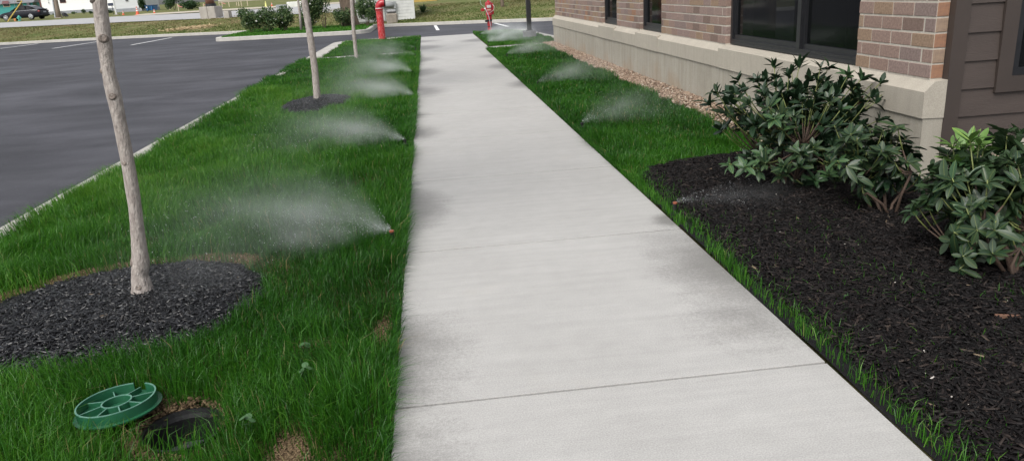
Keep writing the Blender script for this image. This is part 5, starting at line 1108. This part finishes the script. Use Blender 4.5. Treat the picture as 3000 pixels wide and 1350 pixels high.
for i in (-1, 1): MB().lathe([(.08, -.03), (.08, .03)], (i*a_*.7, -.45, .06), 10, Matrix.Rotation(R(90), 3, 'X')).build('wheel', BP, o)
A_ = MB().box((-a_*.7, -.775, h*.62), (-a_*.45, -.762, h*.86)).build('white_decal', CW_, o)
WST = pm('pale_stake', (.55, .46, .33), (.48, .40, .3)); RIB = pm('pink_ribbon', (.75, .25, .25))
ORD = 'first second third fourth fifth sixth seventh eighth ninth tenth eleventh twelfth'.split()
for si, (u, v, hp, rib) in enumerate(((498, 30, 12, 0), (524, 34, 21, 1), (547, 27, 9, 0), (598, 24, 12, 1), (631, 22, 10, 0), (643, 21, 12, 0), (652, 22, 16, 1), (672, 21, 14, 0), (694, 18, 10, 0), (700, 19, 12, 0), (708, 19, 15, 0), (726, 18, 18, 0))):
    b = at(u, v); k = ppm(b); o = empty('survey_stake', b, 0, f'{ORD[si]} wooden survey stake from the left across the road' + (', tied with pink ribbon' if rib else ''), 'stake', 'survey stakes across the road'); h = hp/k
    MB().box((-.035, -.02, -.1), (.035, .02, h)).build('stick', WST, o)
    if rib: MB().add([(.02, -.025, h*.95), (.05, -.03, h*.8), (.4, -.03, h*.55), (.38, -.03, h*.48), (.03, -.03, h*.7)], [(0, 1, 4), (1, 2, 3, 4)]).build('ribbon', RIB, o)
# concrete blocks by the road
CB = pm('cast_block', (.40, .37, .33), (.33, .30, .27), scale=3, rough=.9, bump=.3)
b = at(622, 54); k = ppm(b); o = empty('concrete_planter', b, R(-12), 'large concrete block with a dark stump on top beside the road', 'planter'); w2, h = 24/k, 33/k
for i in range(2): MB().bbox((-w2+i*w2+.006, -.6, -.1), (i*w2-.006, .6, h), .03).build('block', CB, o)
MB().lathe([(.38, h), (.36, h+.18), (.30, h+.2)], (0.05, 0, 0), 14).build('black_base', BP, o); MB().tube([(0.02, 0, h+.18), (.0, 0, h+.6), (-.05, 0, h+2.2)], [.34, .27, .24], 12).build('stump', pm('rusty_bark', (.20, .09, .055), (.12, .055, .04), scale=6, stretch=(4, 4, .6)), o, smooth=True)
b = at(669, 53.5); k = ppm(b); o = empty('concrete_post', b, R(-12), 'small concrete block right of the large planter block', 'block'); MB().bbox((-8/k, -.25, -.1), (8/k, .25, 20/k), .02).build('body', CB, o); MB().box((-8/k-.004, -.2, 6/k), (-8/k+.02, .2, 17/k)).build('slot', BP, o)
blockthing('grey_crate', (825, 23), 30, 8, .5, GB, 'low grey block lying beyond the road behind the roses', 'block')
blockthing('white_barrier', (885, 19), 84, 14, .4, WHT, 'long white barrier beyond the road behind the roses', 'barrier')
o, w2, h, k = blockthing('blue_barrel', (928, 16), 9, 20, .4, pm('bright_blue', (.05, .25, .42)), 'bright blue barrel showing above the rose bushes', 'barrel')
MB().bbox((-w2*.9, -.18, h), (w2*.9, .18, h+.06), .02).build('lid', CW_, o)
SANDM = pm('sand', (.46, .41, .33), (.38, .34, .27), scale=2, rough=.95)
V = []; K = 26
xs_ = np.linspace(-26, -4, K); 
for x_ in xs_:
    for s_ in (21.6, 23, 24.5, 26): V.append((x_, float(yc(x_))+s_+(.0 if x_ < -12 else 1.0), float(np.interp(s_+(.0 if x_ < -12 else 1.0), PS, PZ))+.05+.05*(s_ in (23, 24.5))))
MB().add(V, [(i*4+j, (i+1)*4+j, (i+1)*4+j+1, i*4+j+1) for i in range(K-1) for j in range(3)]).build('sand_strip', SANDM, kind='structure')
o, W_, k, g3 = house(640, 832, 9, 'far white building edge seen above the construction stakes', WALLW, depth=8, hgt=3.2, found=pm('tan_base', (.38, .34, .27)), fh=.9)
# straw heap on the verge
b = at(560, 85); n_ = 500; x, y = rng.normal(b.x, .75, n_), rng.normal(b.y, .35, n_)
stuff('straw_heap', chip_mesh('straw_heap', x, y, terr(x, y)+rng.uniform(0, .12, n_), rng.uniform(.1, .3, n_), rng.uniform(.02, .07, n_), np.full(n_, .012), rng.uniform(.6, 1, n_), tintmat('straw', [(0, (.2, .14, .08)), (1, (.50, .38, .22))], rough=.9)), 'loose heap of tan straw on the verge by the far kerb', 'straw')

# ---- black sedan
CAR_P = at(80, 60.5); kc = ppm(CAR_P); CP = pm('black_car_paint', (.006, .007, .012), (.008, .009, .014), scale=3, rough=.2, coat=.0, spec=.25)
CAR_P.y += 2.2; CAR_P.z = float(terr(CAR_P.x, CAR_P.y)); wb = 77/kc/math.cos(R(10)); scl = wb/2.75
CAR = empty('parked_car', CAR_P, R(180-10), 'black sedan parked on the grass by the teal house', 'car'); CAR.scale = (scl, scl, scl)
# local: +x forward, rear axle at x = 0, ground z = 0, near side is +y after the turn
st = [(-1.02, .36, .62, .55), (-.98, .30, .92, .70), (-.80, .24, 1.00, .82), (-.45, .22, 1.02, .88), (0, .22, 1.00, .91), (.7, .20, .97, .92), (1.6, .20, .94, .92), (2.3, .20, .90, .91), (2.75, .22, .84, .89), (3.2, .24, .76, .84), (3.55, .28, .66, .74), (3.68, .34, .55, .58)]
V = []; Fs = []; K = 10
for x_, zb, zt, hw in st:
    for (fy, fz) in ((-.80, 0), (-.97, .16), (-1, .5), (-.96, .80), (-.84, 1), (.84, 1), (.96, .80), (1, .5), (.97, .16), (.80, 0)): V.append((x_, hw*fy, zb+(zt-zb)*fz))
for i in range(len(st)-1):
    for j in range(K): Fs.append((i*K+j, i*K+(j+1) % K, (i+1)*K+(j+1) % K, (i+1)*K+j))
Fs += [tuple(range(K)), tuple((len(st)-1)*K+j for j in range(K))[::-1]]
bd = MB().add(V, Fs).build('body', CP, CAR); set_angle(bd, 35)
CG = pm('car_glass', (.012, .014, .018), rough=.05, spec=.6)
ro = [(-.62, 1.00, .74), (-.15, 1.27, .64), (.35, 1.42, .60), (1.0, 1.45, .60), (1.45, 1.38, .62), (2.25, .92, .78)]
V = []; Fs = []
for x_, z_, hw in ro: V += [(x_, -hw, z_), (x_, hw, z_), (x_, hw*.86+.09, .93), (x_, -hw*.86-.09, .93)]
for i in range(len(ro)-1):
    for j in range(4): Fs.append((i*4+j, i*4+(j+1) % 4, (i+1)*4+(j+1) % 4, (i+1)*4+j))
Fs += [(0, 1, 2, 3), tuple((len(ro)-1)*4+j for j in (3, 2, 1, 0))]
gl = MB().add(V, Fs).build('greenhouse', CG, CAR); set_angle(gl, 30)
V = []; Fs = []
for x_, z_, hw in ro[1:5]: V += [(x_, -hw-.012, z_-.03), (x_, -hw+.02, z_+.014), (x_, hw-.02, z_+.014), (x_, hw+.012, z_-.03)]
for i in range(3):
    for j in range(3): Fs.append((i*4+j, i*4+j+1, (i+1)*4+j+1, (i+1)*4+j))
rf = MB().add(V, Fs).build('roof', CP, CAR); set_angle(rf, 50)
for s_ in (-1, 1):
    MB().tube([(-.62, s_*.745, 1.0), (-.2, s_*.665, 1.25), (.35, s_*.625, 1.40), (1.0, s_*.625, 1.425), (1.45, s_*.645, 1.36), (2.2, s_*.80, .93)], .022, 6).build('roof_rail', CP, CAR, smooth=True)
    MB().tube([(.62, s_*.615, 1.42), (.60, s_*.74, .93)], .035, 6).build('pillar', CP, CAR); MB().tube([(-.55, s_*.86, .985), (.4, s_*.895, .95), (1.9, s_*.88, .915)], .012, 5).build('chrome_strip', pm('chrome', (.7, .7, .72), metal=1, rough=.2), CAR)
    MB().bbox((1.78, s_*.9-.06, .93), (1.95, s_*.9+.09, 1.05), .02).build('mirror', CP, CAR)
    MB().bbox((-.97, s_*.60-.19, .74), (-.80, s_*.60+.22, .90), .03).build('tail_light', pm('tail_lens', (.42, .10, .11), rough=.2), CAR)
    for x_ in (0, 2.75):
        ty = MB().lathe([(.21, -.10), (.31, -.105), (.33, -.07), (.33, .07), (.31, .105), (.21, .10)], (x_, s_*.82, .33), 22, Matrix.Rotation(R(90), 3, 'X')).build('wheel', pm('tyre_rubber', (.012, .012, .013), rough=.8), CAR); set_angle(ty, 35)
        RM = pm('alloy_rim', (.62, .63, .65), metal=.7, rough=.3); MB().lathe([(.235, -.09), (.235, -.105), (.21, -.112), (.20, -.10)] if s_ > 0 else [(.235, .09), (.235, .105), (.21, .112), (.20, .10)], (x_, s_*.82, .33), 22, Matrix.Rotation(R(90), 3, 'X')).build('rim', RM, ty)
        mb = MB()
        for q_ in range(5):
            a = q_*2*math.pi/5+.3; d = Vector((math.cos(a), 0, math.sin(a))); mb.tube([Vector((x_, s_*.925, .33)), Vector((x_, s_*.935, .33))+d*.21], [.05, .032], 6)
        mb.build('spokes', RM, ty)
MB().bbox((-1.035, -.2, .66), (-1.005, .2, .78), .006).build('licence_plate', pm('plate', (.5, .5, .55), (.3, .3, .4), scale=30), CAR); MB().bbox((-1.06, -.72, .34), (-.95, .72, .5), .03).build('bumper', CP, CAR)
MB().bbox((-.98, -.62, .995), (-.70, .62, 1.04), .015).build('boot_lip', CP, CAR)
